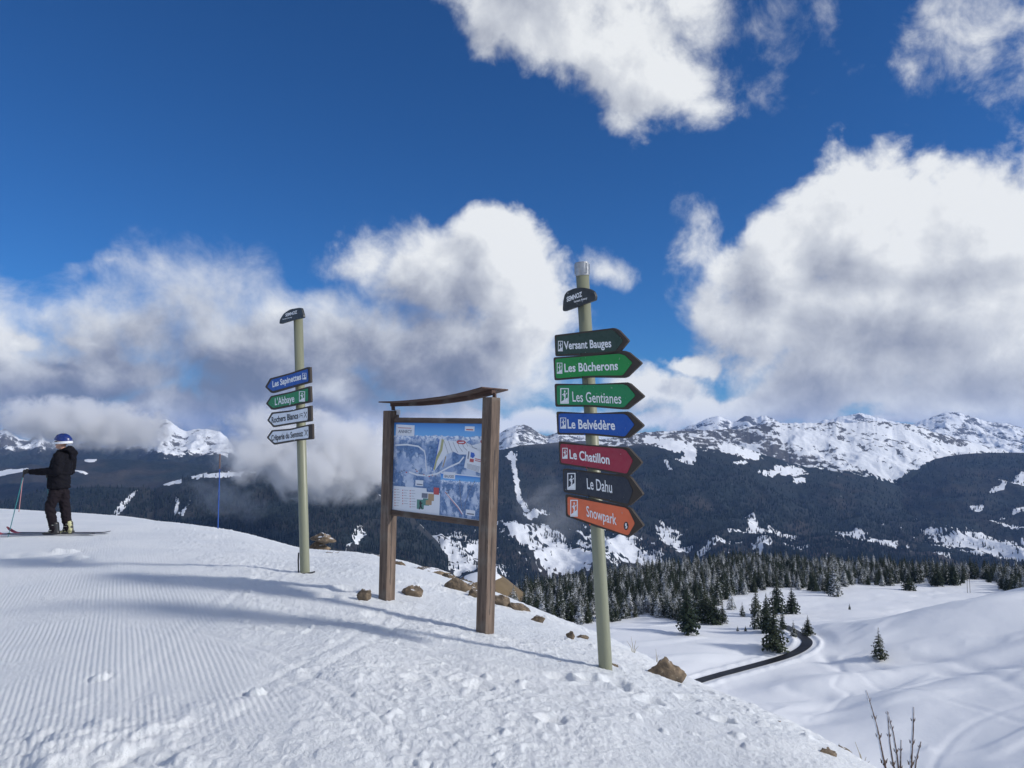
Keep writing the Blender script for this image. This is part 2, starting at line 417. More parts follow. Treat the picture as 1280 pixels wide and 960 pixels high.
# columns fine inside the frame, coarse behind; rows follow the foreshortening
fa = np.arctan(slopes(np.arange(-40, 1330, 1.15), 700)[0])
colA = np.concatenate([np.linspace(-math.pi, fa[0]-.03, 60), fa, np.linspace(fa[-1]+.03, math.pi, 60)])
tt = np.linspace(1.0, .0, 620)
rowR = np.concatenate([np.linspace(.05, 2.2, 14)[:-1], 1/(tt*(1/2.2-1/34.)+1/34.), np.geomspace(35, 2600, 60)])
# extra rows where the ground turns away from the eye
AA, RR = np.meshgrid(colA, rowR)
X = (RR*np.sin(AA)).ravel(); Y = (RR*np.cos(AA)).ravel()
Z = hill_z(X, Y)
M_near = mat_near_snow()
o = grid_mesh('snow_ground', np.stack([X, Y, Z], 1), len(rowR), len(colA), M_near)

# ================================================================== THE BOWL BELOW (middle distance)
BUMPS = [  # px, py of centre on the ground, D, radius across, radius along, height
 (790,785,285,30,22,3.0),(860,800,265,22,16,2.0),(930,800,270,20,12,1.5),(1000,840,235,16,10,1.2),(1150,760,262,60,14,2.5),(1240,745,262,40,18,2.5),
 (1090,800,252,22,8,-1.6),(1170,800,240,36,7,-2.2),(1230,820,225,34,6,-2.0),(1060,830,232,20,5,1.6),(1150,840,212,38,6,1.8),
 (1040,850,215,10,4,-1.5),(1000,868,208,14,4,-1.4),(1090,870,200,22,7,1.2),(1190,900,176,26,12,-1.6),(1260,900,165,22,8,1.2),(940,870,212,14,8,.8),
 (1120,915,178,16,8,-.8),(905,835,240,18,8,-1.2),
]
def mid_z(x, y):
    x = np.asarray(x, float); y = np.asarray(y, float)
    zA = -73 + .225*np.log1p(np.exp((x-84)/12.))*12. + .010*(y-230)
    zB = -72.5 - .085*(y-300) - .06*np.maximum(0, 60-x)*sstep(y, 320, 600)
    w = sstep(y + 8*perlin(x*.012, y*.012, 3), 262, 345)
    z = zA*(1-w) + zB*w
    for (px, py, D, ra, rl, h) in BUMPS:
        a, _ = slopes(px, py); cx = float(a)*D
        z = z + h*np.exp(-((x-cx)/ra)**2 - ((y-D)/rl)**2)
    z = z + 1.6*fbm(x/70, y/45, 3, .45, 7) + .25*fbm(x/14, y/9, 2, .5, 9)
    # wind lips
    z = z + .55*sstep(ridged(x/60+2, y/26, 2, .4, 13), .66, .9)
    # brown grassy knoll left of the wood
    z = z + 16*np.exp(-(((x+15)/20)**2 + ((y-400)/36)**2)**1.3)
    brow = np.interp(x/y, [-.05, 0, .1, .3, .45, .6], [400, 440, 520, 690, 620, 565])
    z = z - .9*np.maximum(0, y-brow) + .45*np.maximum(0, y-brow-450)
    z = z - .9*np.maximum(0, -40-x)
    return z
def mid_hit(px, py, lo=110, hi=760):
    a, b = slopes(px, py)
    Yv = np.linspace(lo, hi, 2600); f = mid_z(a*Yv, Yv) - (EYE + b*Yv)
    i = int(np.argmax(f > 0)) if np.any(f > 0) else len(Yv)-1
    return Vector((float(a*Yv[i]), float(Yv[i]), float(mid_z(a*Yv[i], Yv[i]))))
# road centre line
road_px = [(800,880),(875,851),(915,840),(955,829),(985,820),(1003,811),(1009,803),(1004,796),(995,790),(980,783)]
road = [mid_hit(*q) for q in road_px]
def spline(pts, n=14):
    out = []
    for i in range(len(pts)-1):
        p0 = pts[max(i-1,0)]; p1 = pts[i]; p2 = pts[i+1]; p3 = pts[min(i+2,len(pts)-1)]
        for k in range(n):
            t = k/n
            out.append(.5*((2*p1)+(p2-p0)*t+(2*p0-5*p1+4*p2-p3)*t*t+(3*p1-p0-3*p2+p3)*t**3))
    return out+[pts[-1]]
RD = spline(road); RDa = np.array([[p.x, p.y] for p in RD])
RDz = np.convolve(np.pad(np.array([float(mid_z(p.x, p.y)) for p in RD]), 10, mode='edge'), np.ones(21)/21, mode='valid')
def road_dist(x, y):
    best = np.full(np.shape(x), 1e9); zz = np.zeros(np.shape(x))
    for i in range(0, len(RDa)-1):
        ax, ay = RDa[i]; bx, by = RDa[i+1]; dx, dy = bx-ax, by-ay; L = dx*dx+dy*dy+1e-9
        t = np.clip(((x-ax)*dx+(y-ay)*dy)/L, 0, 1); d = np.hypot(x-ax-t*dx, y-ay-t*dy)
        c = d < best; best = np.where(c, d, best); zz = np.where(c, RDz[i]*(1-t)+RDz[i+1]*t, zz)
    return best, zz
def mid_full(x, y):
    z = mid_z(x, y); d, rz = road_dist(x, y)
    w = 1-sstep(d, 2.6, 11)
    z = z*(1-w) + (rz-.05)*w
    return z + .9*np.exp(-((d-4.1)/.8)**2)*(.6+.4*perlin(x/3, y/3, 3))
# old ski tracks and snow covered gullies crossing the bowl
TRK = []
for L_, w_, d_ in (([(1280,905),(1200,880),(1140,862),(1085,850),(1052,838),(1055,822),(1085,812),(1130,810)], .8, .45), ([(1280,835),(1200,830),(1140,824),(1100,826)], 2.2, 1.1), ([(1165,960),(1190,925),(1225,900),(1280,880)], .8, .5),
                   ([(1010,900),(1045,882),(1062,868),(1043,858),(1049,846)], .7, .45), ([(985,860),(1000,866),(1030,872)], 2.0, 1.3), ([(1030,822),(1042,832),(1050,838)], 1.6, 1.2), ([(1280,760),(1200,768),(1120,778),(1060,790)], .7, .3),
                   ([(1085,832),(1120,840),(1180,842),(1280,862)], 1.8, .9), ([(900,862),(960,858),(1000,846),(1060,842)], .7, .3)):
    TRK.append((np.array([[q.x, q.y] for q in spline([mid_hit(*c) for c in L_], 6)]), w_, d_))
_mf = mid_full
def mid_full(x, y):
    z = _mf(x, y)
    for A, w_, d_ in TRK:
        best = np.full(np.shape(x), 1e9)
        for i in range(len(A)-1):
            dx, dy = A[i+1]-A[i]; L = dx*dx+dy*dy+1e-9
            t = np.clip(((x-A[i,0])*dx+(y-A[i,1])*dy)/L, 0, 1); best = np.minimum(best, np.hypot(x-A[i,0]-t*dx, y-A[i,1]-t*dy))
        z = z - .28*d_*np.exp(-(best/w_)**2) + .28*d_*.35*np.exp(-((best-2.2*w_)/(w_*1.2))**2)
    return z
cpx = np.arange(430, 1500, 1.9); rY = np.concatenate([np.geomspace(95, 330, 330), np.geomspace(332, 800, 90), np.linspace(820, 1700, 20)])
cs = slopes(cpx, 780)[0]
X = (cs[None, :]*rY[:, None]).ravel(); Y = np.repeat(rY, len(cs))
Z = mid_full(X, Y)
kn = 1-sstep(np.hypot((X+13)/26, (Y-398)/42), .8, 1.1)
cov = np.zeros((len(X), 4)); cov[:, 0] = 1 - kn*sstep(-(Z-mid_z(-13, 400)), .9, 2.0); cov[:, 3] = 1
M_mid = mat_mid_snow()
grid_mesh('snowy_slope', np.stack([X, Y, Z], 1), len(rY), len(cs), M_mid, cover=cov)
# asphalt
bm = bmesh.new(); prev = None
for i, p in enumerate(RD):
    q = RD[min(i+1, len(RD)-1)] - RD[max(i-1, 0)]; q.z = 0; q.normalize(); n = Vector((-q.y, q.x, 0))
    cur = [bm.verts.new((p.x+n.x*w, p.y+n.y*w, RDz[i]+.12)) for w in (-1.75, 1.75)]
    if prev: bm.faces.new((prev[0], prev[1], cur[1], cur[0]))
    prev = cur
M_road = simple_mat('wet dark asphalt', (.016,.017,.020), .55, var=.35, nscale=.8)
tag(bm_obj('road', bm, M_road), kind='structure')

# ================================================================== MOUNTAIN RANGES
def cover_blobs(px, py, L, seed, nk=.35, sc=9.):
    n = fbm(px/sc, py/(sc*.55), 3, .6, seed)*nk*2
    best = np.zeros_like(px)-1
    for (cx, cy, rx, ry, rot) in L:
        c, s = math.cos(R(rot)), math.sin(R(rot)); dx, dy = px-cx, py-cy
        u = (dx*c + dy*s)/rx; v = (-dx*s + dy*c)/ry
        best = np.maximum(best, 1-np.sqrt(u*u+v*v))
    return sstep(best + n, -.05, .35)
def mrange(name, crest, Dc, Df, foot, px0, px1, mat, cover_fn, amp, gl, step=2.0, rows=90, seed=1, jag=1.0, pw=1.0):
    px = np.arange(px0, px1+.1, step)
    cr = np.interp(px, [c[0] for c in crest], [c[1] for c in crest])
    dc = np.interp(px, [c[0] for c in Dc], [c[1] for c in Dc]) if hasattr(Dc, '__len__') else np.full(len(px), float(Dc))
    df = np.interp(px, [c[0] for c in Df], [c[1] for c in Df]) if hasattr(Df, '__len__') else np.full(len(px), float(Df))
    ft = np.interp(px, [c[0] for c in foot], [c[1] for c in foot]) if hasattr(foot, '__len__') else np.full(len(px), float(foot))
    cr0 = cr; cr = cr + jag*(fbm(px/14, px*0+seed, 4, .6, seed)*2.0 + np.abs(fbm(px/4.5, px*0+seed*3, 3, .6, seed+2))*-1.8)
    s = np.linspace(0, 1, rows)[:, None]
    PY = cr0 + (ft-cr0)*s + (cr-cr0)*(1-s)**7; PX = np.repeat(px[None, :], rows, 0)
    D = dc*(df/dc)**(s**pw)
    a, b = slopes(PX, PY)
    Xw = a*D; Zw = EYE + b*D
    win = sstep(s, 0, .22)
    gul = ridged(Xw/gl, D/gl*.6 + Zw/gl*.3, 4, .5, seed+5)-.55 + .5*fbm(Xw/gl*.4, D/gl*.4, 2, .5, seed+15)
    Zw = Zw + amp*gul*win
    Yw = D + amp*.8*gul*win
    # back side falls away behind the crest
    back = 5; bs = np.linspace(1, 0, back+1)[:-1][:, None]
    Xb = Xw[0]*(1+bs*.16); Yb = Yw[0]*(1+bs*.16); Zb = Zw[0] - bs*dc*.085 - 5
    V = np.concatenate([np.stack([Xb, Yb, Zb], -1), np.stack([Xw, Yw, Zw], -1)], 0)
    cov = cover_fn(PX, PY, D, s+0*PX, gul)
    cov = np.concatenate([np.repeat(cov[:1], back, 0), cov], 0)
    cov4 = np.concatenate([cov, np.ones(cov.shape[:2]+(1,))], -1)
    o = grid_mesh(name, V.reshape(-1, 3)[:, :], rows+back, len(px), mat, cover=cov4.reshape(-1, 4))
    if len(SCAT) is not None: SCAT[name+str(seed)] = (V[back:], cov, PX, PY)
    return o
SCAT = {}
def stk(s, r, b): return np.stack([np.clip(s, -1, 2), np.clip(r, 0, 1), np.clip(b, 0, 1)], -1)

# far peaks on the right
crest_h = [(820,546),(850,538),(865,532),(880,525),(890,522),(898,520),(906,523),(915,528),(925,524),(935,521),(945,523),(957,519),(965,523),(975,528),(1000,533),
           (1015,530),(1035,525),(1050,521),(1060,520),(1072,516),(1085,519),(1100,523),(1120,528),(1140,531),(1155,526),(1170,519),(1182,516),(1195,516),(1210,519),
           (1225,525),(1240,528),(1260,530),(1280,536),(1320,532),(1400,540)]
M_far = mat_mountain('high alpine snow and rock', 1/150., 1.5)
mrange('far_mountains', crest_h, 13500, 10500, 575, 800, 1420, M_far,
       lambda px, py, D, s, g: stk(.66 + .6*g + .45*fbm(px/10 + py/5, py/3, 4, .6, 3), s*0+1, s*0), 150, 480, rows=50, seed=3, jag=1.5, step=1.4)
# far peaks left and centre
crest_g = [(-120,548),(-60,545),(-10,540),(8,536),(16,543),(24,549),(36,550),(50,541),(56,550),(64,553),(78,549),(92,556),(110,553),(130,560),(150,556),(170,552),(185,541),(197,529),(206,524),
           (213,527),(222,534),(232,539),(245,537),(258,536),(275,540),(283,546),(290,557),(300,566),(330,572),(400,560),(450,552),(470,546),(500,548),(560,545),(620,545),
           (632,537),(643,533),(655,531),(664,535),(672,541),(684,545),(700,540),(720,545),(780,552),(830,552)]
def cov_g(px, py, D, s, g):
    base = .60 + .12*sstep(px, 180, 200)*sstep(300-px, 0, 20) - .055*np.maximum(0, py-555-4*np.sin(px/23.)-10*sstep(px, 190, 215)) + .5*g + .35*fbm(px/11, py/5, 4, .6, 8)
    return stk(base, 1-sstep(py, 556, 572), s*0+.2)
mrange('far_mountains', crest_g, 9800, 7600, 600, -120, 840, M_far, cov_g, 130, 420, rows=60, seed=9, jag=.9, step=1.6)
# brownish plateau, left
M_hill = mat_mountain('wooded hillside', 1/90., .55)
crest_f = [(-120,590),(0,586),(40,580),(60,583),(80,577),(110,574),(150,574),(200,576),(240,579),(300,586),(360,590),(420,600)]
BF = [(8,592,36,5,-6),(22,590,22,4,4),(103,592,17,2.5,2),(113,575,10,4,0)]
mrange('wooded_hills', crest_f, 6600, 4600, 650, -120, 430, M_hill,
       lambda px, py, D, s, g: stk(-.35 + 1.2*cover_blobs(px, py, BF, 5, .15), s*0, s*0+.5), 90, 600, rows=50, seed=15, jag=.6)
# snowy cliffs of the range on the right
crest_a = [(740,552),(780,545),(800,541),(830,539),(880,538),(930,536),(950,531),(965,528),(985,530),(1005,528),(1030,530),(1045,527),(1060,529),(1080,527),(1100,526),(1115,530),(1130,529),(1150,534),(1170,541),(1200,549),(1225,556),(1250,562),(1290,572),(1420,590)]
BA = [(840,556,28,9,8),(860,562,10,18,0),(935,566,42,10,14),(985,588,26,8,6),(925,574,12,5,0),(1010,548,60,11,8),(1060,560,60,9,22),(1085,580,42,9,18),(1115,572,40,9,22),(1020,565,40,6,28),
      (1150,552,50,9,22),(1195,560,34,6,16),(1110,540,60,8,12),(960,600,10,3,5),(1130,588,30,6,-8),(1230,562,26,4,18)]
def cov_a(px, py, D, s, g):
    line = np.interp(px, [740,800,860,930,1000,1080,1140,1180,1240,1300], [556,556,562,572,585,592,588,578,570,575])
    band = .45 + .5*g + .6*fbm(px/9 - py/6, py/3.2 + px/22, 4, .6, 6)
    up = band + .10*sstep(px, 930, 1010)
    v = np.where(py < line, up, -.4) 
    v = np.maximum(v, -.4 + 1.25*cover_blobs(px, py, BA, 6, .36, 5.))
    v = v - .03*np.maximum(0, py-line)
    return stk(v, 1-sstep(py-line, -14, 0), s*0)
M_cliff = mat_mountain('snowy cliffs and woods', 1/70., 1.2)
mrange('snowy_cliffs', crest_a, 7600, 5600, 660, 740, 1420, M_cliff, cov_a, 80, 330, rows=100, seed=21, jag=1.1, step=1.5)
# dark plateau on the far right + valley fields
crest_c = [(1060,640),(1090,615),(1120,594),(1150,580),(1180,571),(1210,567),(1240,566),(1280,566),(1340,562),(1420,565)]
BC = [(1272,600,26,6,-12),(1247,609,18,2.2,-4),(1220,632,12,4,0),(1278,639,16,4,-10),(1250,643,6,1.5,0)]
FC = [(1240,668,56,7,8),(1225,680,80,7,8),(1190,688,50,5,10),(1275,692,45,9,6),(1165,665,20,3,5),(1265,655,30,3,15),(1150,680,24,3,10),(1215,662,20,3,0)]
def cov_c(px, py, D, s, g):
    v = -.4 + 1.35*cover_blobs(px, py, BC, 7, .15, 7.) ; f = -.4 + 1.6*cover_blobs(px, py, FC, 8, .55, 5.5)
    return stk(np.maximum(v, f), s*0, s*0+.35)
mrange('wooded_hills', crest_c, 6900, 3900, 716, 1060, 1420, M_hill, cov_c, 90, 480, rows=90, seed=27, jag=.5)
# big forested mountain in front
crest_b = [(360,640),(400,610),(430,600),(470,582),(500,572),(560,567),(620,564),(650,557),(700,553),(760,549),(800,544),(840,543),(880,548),(920,556),(960,570),(1000,583),(1050,590),(1100,600),(1140,614),(1180,632),(1220,650),(1260,668),(1300,684),(1330,700)]
BB = [(643,588,4,26,-8),(649,610,4.5,22,-14),(655,628,6,10,-10),(640,570,8,8,0),(840,556,28,9,8),(862,565,10,16,0),(915,562,22,7,12),(935,568,22,7,14),(985,588,28,8,6),(960,590,14,4,5),(925,578,12,4,0),(1000,600,10,4,0),(812,550,10,7,0),
      (835,585,8,2.5,40),(852,572,10,4,0)]
# fields down in the valley
FB = [(520,690,26,9,-20),(545,680,34,9,-10),(560,697,46,8,10),(575,672,18,5,10),(505,700,22,6,0),(640,655,30,11,10),(670,640,20,6,0),(655,672,34,9,20),(690,668,36,10,15),(725,690,60,16,12),
      (620,650,14,6,0),(700,690,44,14,10),(770,680,50,16,15),(800,690,30,10,0),(835,665,18,9,20),(812,645,10,5,0),(850,676,16,6,10),(880,688,14,3,0),(940,652,12,6,30),(948,665,16,7,10),(955,690,16,6,-10),
      (980,664,20,4,15),(905,684,24,4,-8),(1060,660,24,3.5,14),(1100,674,44,4.5,14),(1140,684,26,3,12),(1010,668,14,2.5,5),(1168,694,26,3,12),(936,668,26,3,-5),(1000,690,20,3,5),
      (448,670,15,9,-50),(438,690,12,6,-10),(470,700,16,5,0),(600,690,22,10,0),(590,710,50,8,0)]
def cov_b(px, py, D, s, g):
    v = -.4 + 1.3*cover_blobs(px, py, BB, 9, .34, 4.5)
    f = -.4 + 1.6*cover_blobs(px, py, FB, 12, .5, 6.)
    f = np.maximum(f, -.4 + 1.25*sstep(fbm(px/9 + py/9, py/3.2, 3, .6, 44), .17, .42)*sstep(py, 612, 668)*(.6+.4*sstep(fbm(px/45, py/30, 2, .5, 45), -.2, .3)))
    f = np.maximum(f, -.4 + 1.1*sstep(fbm(px/5, py/2.6, 3, .6, 46), .33, .55)*.85)
    rim = .42 + .5*fbm(px/8, py/3, 3, .6, 10) - .07*np.maximum(0, py - np.interp(px, [740,800,900,960], [556,556,562,566]))
    rim = np.where((px > 745) & (px < 990), rim, -.4)
    spk = -.34 + .55*sstep(fbm(px/26 + py/20, py/9, 4, .62, 14), -.05, .6)
    return stk(np.maximum(np.maximum(v, f), np.maximum(rim, spk)), 1-sstep(py, 552, 562), .1+.4*sstep(fbm(px/60, py/30, 2, .5, 4), 0, .5)+sstep(py, 650, 690)*.3)
M_wood = mat_mountain('dense conifer mountainside', 1/55., .85)
mrange('forested_mountain', crest_b, 6300, 3400, 722, 360, 1330, M_wood, cov_b, 115, 560, rows=130, seed=33, jag=.7, pw=1.1)
# near dark foothill, left
crest_e = [(-120,634),(-40,632),(0,629),(25,622),(50,614),(80,611),(120,608),(160,609),(180,609),(192,613),(205,605),(225,599),(245,594),(262,590),(290,588),(320,590),(360,592),(400,596),(440,604),(480,620),(520,650),(560,690)]
BE = [(158,625,3.4,22,48),(150,636,3,14,50),(222,632,3,14,-8),(233,634,2.6,14,35),(228,642,3,9,10),(280,594,34,4,-4),(215,603,16,4,-10),(250,593,14,5,-20),(448,668,12,9,-50),(440,684,16,5,-40)]
def cov_e(px, py, D, s, g):
    v = -.4 + 1.25*cover_blobs(px, py, BE, 11, .3, 4.)
    d = py - np.interp(px, [c[0] for c in crest_e], [c[1] for c in crest_e])
    spk = .30 - .035*d + .25*sstep(px, 230, 260) - .12*sstep(px, 300, 350)+ .5*fbm(px/12, py/6, 3, .6, 4)
    return stk(np.maximum(v, np.where(d < 14, spk-.12, -.4)), s*0, s*0+.3)
mrange('forested_hill', crest_e, 3900, 2500, 735, -120, 560, M_wood, cov_e, 60, 260, rows=90, seed=39, jag=.6)
# the floor of the whole country, out to the horizon
bm = bmesh.new(); bmesh.ops.create_circle(bm, cap_ends=True, segments=48, radius=26000)
o = bm_obj('valley_floor', bm, mat_mid_snow(), loc=(0, 0, -1150)); tag(o, kind='structure')
me = o.data; at = me.attributes.new('cover', 'FLOAT_COLOR', 'POINT')
at.data.foreach_set('color', np.ones(len(me.vertices)*4, dtype=np.float32))
# ================================================================== TREES
def mat_needles(name, snow_amt, hue):
    m, T, b = new_mat(name)
    g = T.new('ShaderNodeNewGeometry'); oi = T.new('ShaderNodeObjectInfo'); tc = T.new('ShaderNodeTexCoord')
    sp = T.new('ShaderNodeSeparateXYZ'); T.put(sp.inputs[0], g.outputs['True Normal'])
    n = T.noise(tc.outputs['Object'], .62, 4, 0.7); f = T.noise(tc.outputs['Object'], 2.4, 3, 0.7)
    v = T.m('ADD', T.m('ABSOLUTE', sp.outputs[2]), T.m('MULTIPLY_ADD', n.outputs['Fac'], 2.4, -1.2))
    v = T.m('ADD', v, T.m('MULTIPLY_ADD', oi.outputs['Random'], .55, -.27))
    v = T.m('ADD', v, T.m('MULTIPLY_ADD', f.outputs['Fac'], .9, -.45))
    k = T.m('MULTIPLY', T.step(v, snow_amt, snow_amt+.16), .93)
    c = T.mix(f.outputs['Fac'], hue[0], hue[1])
    c = T.mix(T.m('MULTIPLY', oi.outputs['Random'], .5), c, hue[2])
    T.put(b.inputs['Base Color'], T.mix(k, c, rgb(.78,.82,.88)))
    b.inputs['Roughness'].default_value = .8; b.inputs['Specular IOR Level'].default_value = .15
    return m
M_bark = simple_mat('spruce bark', (.07,.05,.038), .9, var=.4, nscale=6)
HUE = (rgb(.012,.022,.016), rgb(.040,.058,.034), rgb(.060,.062,.030))
M_frost = mat_needles('frosted needles', .97, HUE)
M_green = mat_needles('dark needles', 1.22, HUE)
def crown_mesh(name, H, W, seed, mat, whorls=20, gap=.0):
    """whorls of drooping boughs, each a ragged spray of small faces"""
    r = random.Random(seed); V = []; F = []
    for w in range(whorls):
        t = (w+.4*r.random())/whorls
        z = H*(.07+gap + (.91-gap)*t)
        L0 = W*(1-t)**.85*(1-.25*math.exp(-t*9))+.10
        nb = max(4, int(9*(1-t)+3)); off = r.random()*6.28
        for k in range(nb):
            if r.random() < .08: continue
            a = off + 6.283*k/nb + r.uniform(-.3, .3)
            L = L0*r.uniform(.62, 1.15); dx, dy = math.cos(a), math.sin(a)
            droop = r.uniform(.18, .42)*L; wid = L*.34+.1; zz = z + r.uniform(-.2, .2)
            nseg = 4; pts = []
            for s in range(nseg+1):
                q = s/nseg
                pts.append((dx*L*q, dy*L*q, zz - droop*q*q*1.2 + .12*L*q))
            for s in range(nseg):
                p, q = pts[s], pts[s+1]
                wd = wid*(1-s/nseg*.65)*r.uniform(.7, 1.25); dn = wd*r.uniform(.25, .75)
                # spray: ridge quad-ish pair of ragged triangles + a tip hanging down
                for sgn in (-1, 1):
                    b = len(V)
                    ox, oy = -dy*wd*sgn, dx*wd*sgn
                    e = r.uniform(.25, .9)
                    V += [p, q, (p[0]+(q[0]-p[0])*e+ox, p[1]+(q[1]-p[1])*e+oy, p[2]-dn)]
                    F.append((b, b+1, b+2))
                if r.random() < .55:
                    b = len(V); V += [p, q, ((p[0]+q[0])/2, (p[1]+q[1])/2, q[2]-dn*1.5-.1)]; F.append((b, b+1, b+2))
    b = len(V); s = .12*W*.4
    V += [(s, 0, H*.94), (-s/2, s*.8, H*.94), (-s/2, -s*.8, H*.94), (0, 0, H*1.02)]
    F += [(b, b+1, b+3), (b+1, b+2, b+3), (b+2, b, b+3)]
    me = bpy.data.meshes.new(name); me.from_pydata(V, [], F); me.materials.append(mat); return me
def trunk_mesh(H, rad, seed):
    bm = bmesh.new(); r = random.Random(seed)
    add_tube(bm, [(0, 0, -1.2), (r.uniform(-.03,.03), 0, H*.3), (0, r.uniform(-.05,.05), H*.7), (0, 0, H*.97)], [rad*1.15, rad*.85, rad*.45, .02], 7)
    me = bpy.data.meshes.new('trunk'); bm.to_mesh(me); bm.free(); me.materials.append(M_bark); return me
TREES = []
for i in range(7):
    H = 14.; Wd = [4.0, 3.4, 4.6, 3.7, 4.3, 3.5, 4.8][i]
    mat = M_green if i >= 4 else M_frost
    TREES.append((crown_mesh('crown', H, Wd, 100+i, mat, 22), trunk_mesh(H, .26, i), H))
spots = []
def tree(pos, h, kind, label, group=None, rz=None, wide=1.0, cat='conifer tree'):
    cm, tm, H = TREES[kind]
    k = h/H
    t = empty('conifer_tree', pos, random.random()*6.28 if rz is None else rz)
    t.scale = (k*wide, k*wide, k)
    tag(t, label, cat, group)
    link('trunk', tm, t); link('crown', cm, t)
    spots.append((pos[0], pos[1]))
    return t
def treepx(px, py, hpx, kind, label, group=None, wide=1.0):
    p = mid_hit(px, py); p.z = float(mid_full(p.x, p.y))-.1
    return tree(p, hpx*p.y/960*1.02, kind, label, group, wide=wide)
treepx(1099,824,38,5,'lone dark conifer standing by itself in the hollow of the open snowfield', wide=1.25)
treepx(860,793,62,4,'tall dark conifer at the lower tip of the wood, above the mid snow mound')
treepx(968,812,58,6,'dark conifer with its foot beside the inner bend of the road')
treepx(958,790,44,4,'dark conifer just behind the one at the inner road bend', wide=1.1)
treepx(946,786,36,0,'frosted conifer on the left side of the clump at the road bend')
treepx(978,790,26,5,'low dark conifer squeezed between the road bend clump and the road')
treepx(992,798,20,4,'small bushy conifer touching the inner edge of the road')
treepx(1010,793,24,6,'short dark conifer alone outside the road bend', wide=1.2)
treepx(1062,762,8,5,'tiny dark conifer alone on the bright snow behind the road')
treepx(971,768,50,4,'tall slim conifer on the bright snow between wood and road')
treepx(990,767,34,6,'shorter broad conifer to the right of the tall slim one behind the road')
treepx(945,770,36,4,'conifer with bare snow round it, left of the tall slim one behind the road')
treepx(928,771,18,5,'little conifer on bright snow below the edge of the wood', wide=1.1)
treepx(914,762,24,0,'small frosted conifer at the edge of the wood above the mid mound')
treepx(958,768,26,0,'frosted conifer tucked behind the tall slim one')
for (px_, py_) in ((922,789),(932,789)): treepx(px_, py_, 7, 5, 'tiny sapling poking out of the snow mound above the road', 'two saplings on the snow mound', 1.3)
treepx(881,779,52,4,'dark conifer at the left end of the low tree group above the road')
treepx(893,780,40,6,'broad conifer in the middle of the low tree group above the road')
treepx(903,779,28,4,'short conifer at the right end of the low tree group above the road')
treepx(872,777,44,0,'frosted conifer leaning out of the wood above the mid mound')
treepx(1044,745,40,0,'frosted conifer standing forward of the wood on the bright slope')
treepx(1136,738,28,4,'dark round conifer forward of the wood, casting a shadow on bright snow', wide=1.3)
treepx(1172,733,34,4,'dark conifer at the left of the pair at the wood end on the right')
treepx(1192,731,30,6,'bushy conifer at the very tip of the wood on the right')
treepx(1236,728,18,5,'small conifer beside the thin mast on the right skyline')
# the wood: front line in the photo, then everything behind it to the brow of the slope
FR = [(540,845),(620,812),(680,795),(720,782),(760,776),(800,777),(845,778),(862,782),(880,768),(905,760),(920,746),(950,738),(990,738),(1040,742),(1060,736),(1090,731),(1130,733),(1165,731),(1200,729),(1240,727),(1300,741),(1400,748)]
fr_x = []; fr_y = []
for q in FR:
    p = mid_hit(*q); fr_x.append(p.x/p.y); fr_y.append(p.y)
cand = []
step = 6.2
for iy in range(int((760-240)/step)):
    for ix in range(int((720+130)/step)):
        x = -130 + ix*step + random.uniform(-.48, .48)*step; y = 240 + iy*step + random.uniform(-.48, .48)*step
        if abs(x/y) > .84: continue
        f = np.interp(x/y, fr_x, fr_y)
        if x/y < fr_x[0]: continue
        edge = f + 7*math.sin(x*.13) + random.uniform(0, 9)
        if y < edge: continue
        if math.hypot((x+13)/22, (y-398)/46) < 1.0: continue
        if x/y < -.016 + .014*math.sin(y*.05): continue
        if y > np.interp(x/y, [-.05, 0, .1, .3, .45, .6], [415, 455, 535, 705, 635, 580]): continue
        d2 = min(((x-a)**2+(y-b)**2 for a, b in spots[-40:]), default=99) if y < edge+30 else 99
        if d2 < 16: continue
        if y-f > 60 and random.random() < .18: continue
        # sunlit clearing strip right of centre
        cand.append((y-f, x, y))
cand = [(y*(1 + .9*max(0, (g-70))/100.) + (9999 if abs(x/y) > .70 else 0), g, x, y) for g, x, y in cand]
cand.sort()
NIND = 268
def where(x, y, g):
    px = 640 + 960*x/y
    for lim, w in ((690, 'beside the brown knoll'), (745, 'left of the tall pole'), (800, 'right of the tall pole'), (850, 'above the smooth snow mound'), (905, 'behind the tallest front tree'),
                   (955, 'above the low tree group'), (1010, 'behind the tall slim conifer'), (1060, 'behind the forward conifer'), (1110, 'above the bright snow slope'), (1170, 'left of the end pair'), (2000, 'by the thin mast')):
        if px < lim: break
    return ('edge row' if g < 12 else 'second rows' if g < 30 else 'inner rows'), w
cz = mid_full(np.array([c[2] for c in cand]), np.array([c[3] for c in cand]))
rest = []
for i, (_, g, x, y) in enumerate(cand):
    kind = random.choices(range(7), weights=[5,5,5,5,1.6,1.6,1.6] if g > 12 else [3,3,3,3,3,2,3])[0]
    h = random.triangular(4, 13.8, 9.5) if g < 16 else random.triangular(6.5, 14, 10.5)
    if i < NIND and not abs(x/y) > .72:
        rw, wh = where(x, y, g); kn_ = ('snow dusted' if kind < 4 else 'dark green'); tree((x, y, float(cz[i])-.2), h, kind, f'{kn_} conifer, {rw} of wood, {wh}', f'{kn_} conifers, {rw}, {wh}')
    else: rest.append((x, y, float(cz[i])-.2, h, kind))
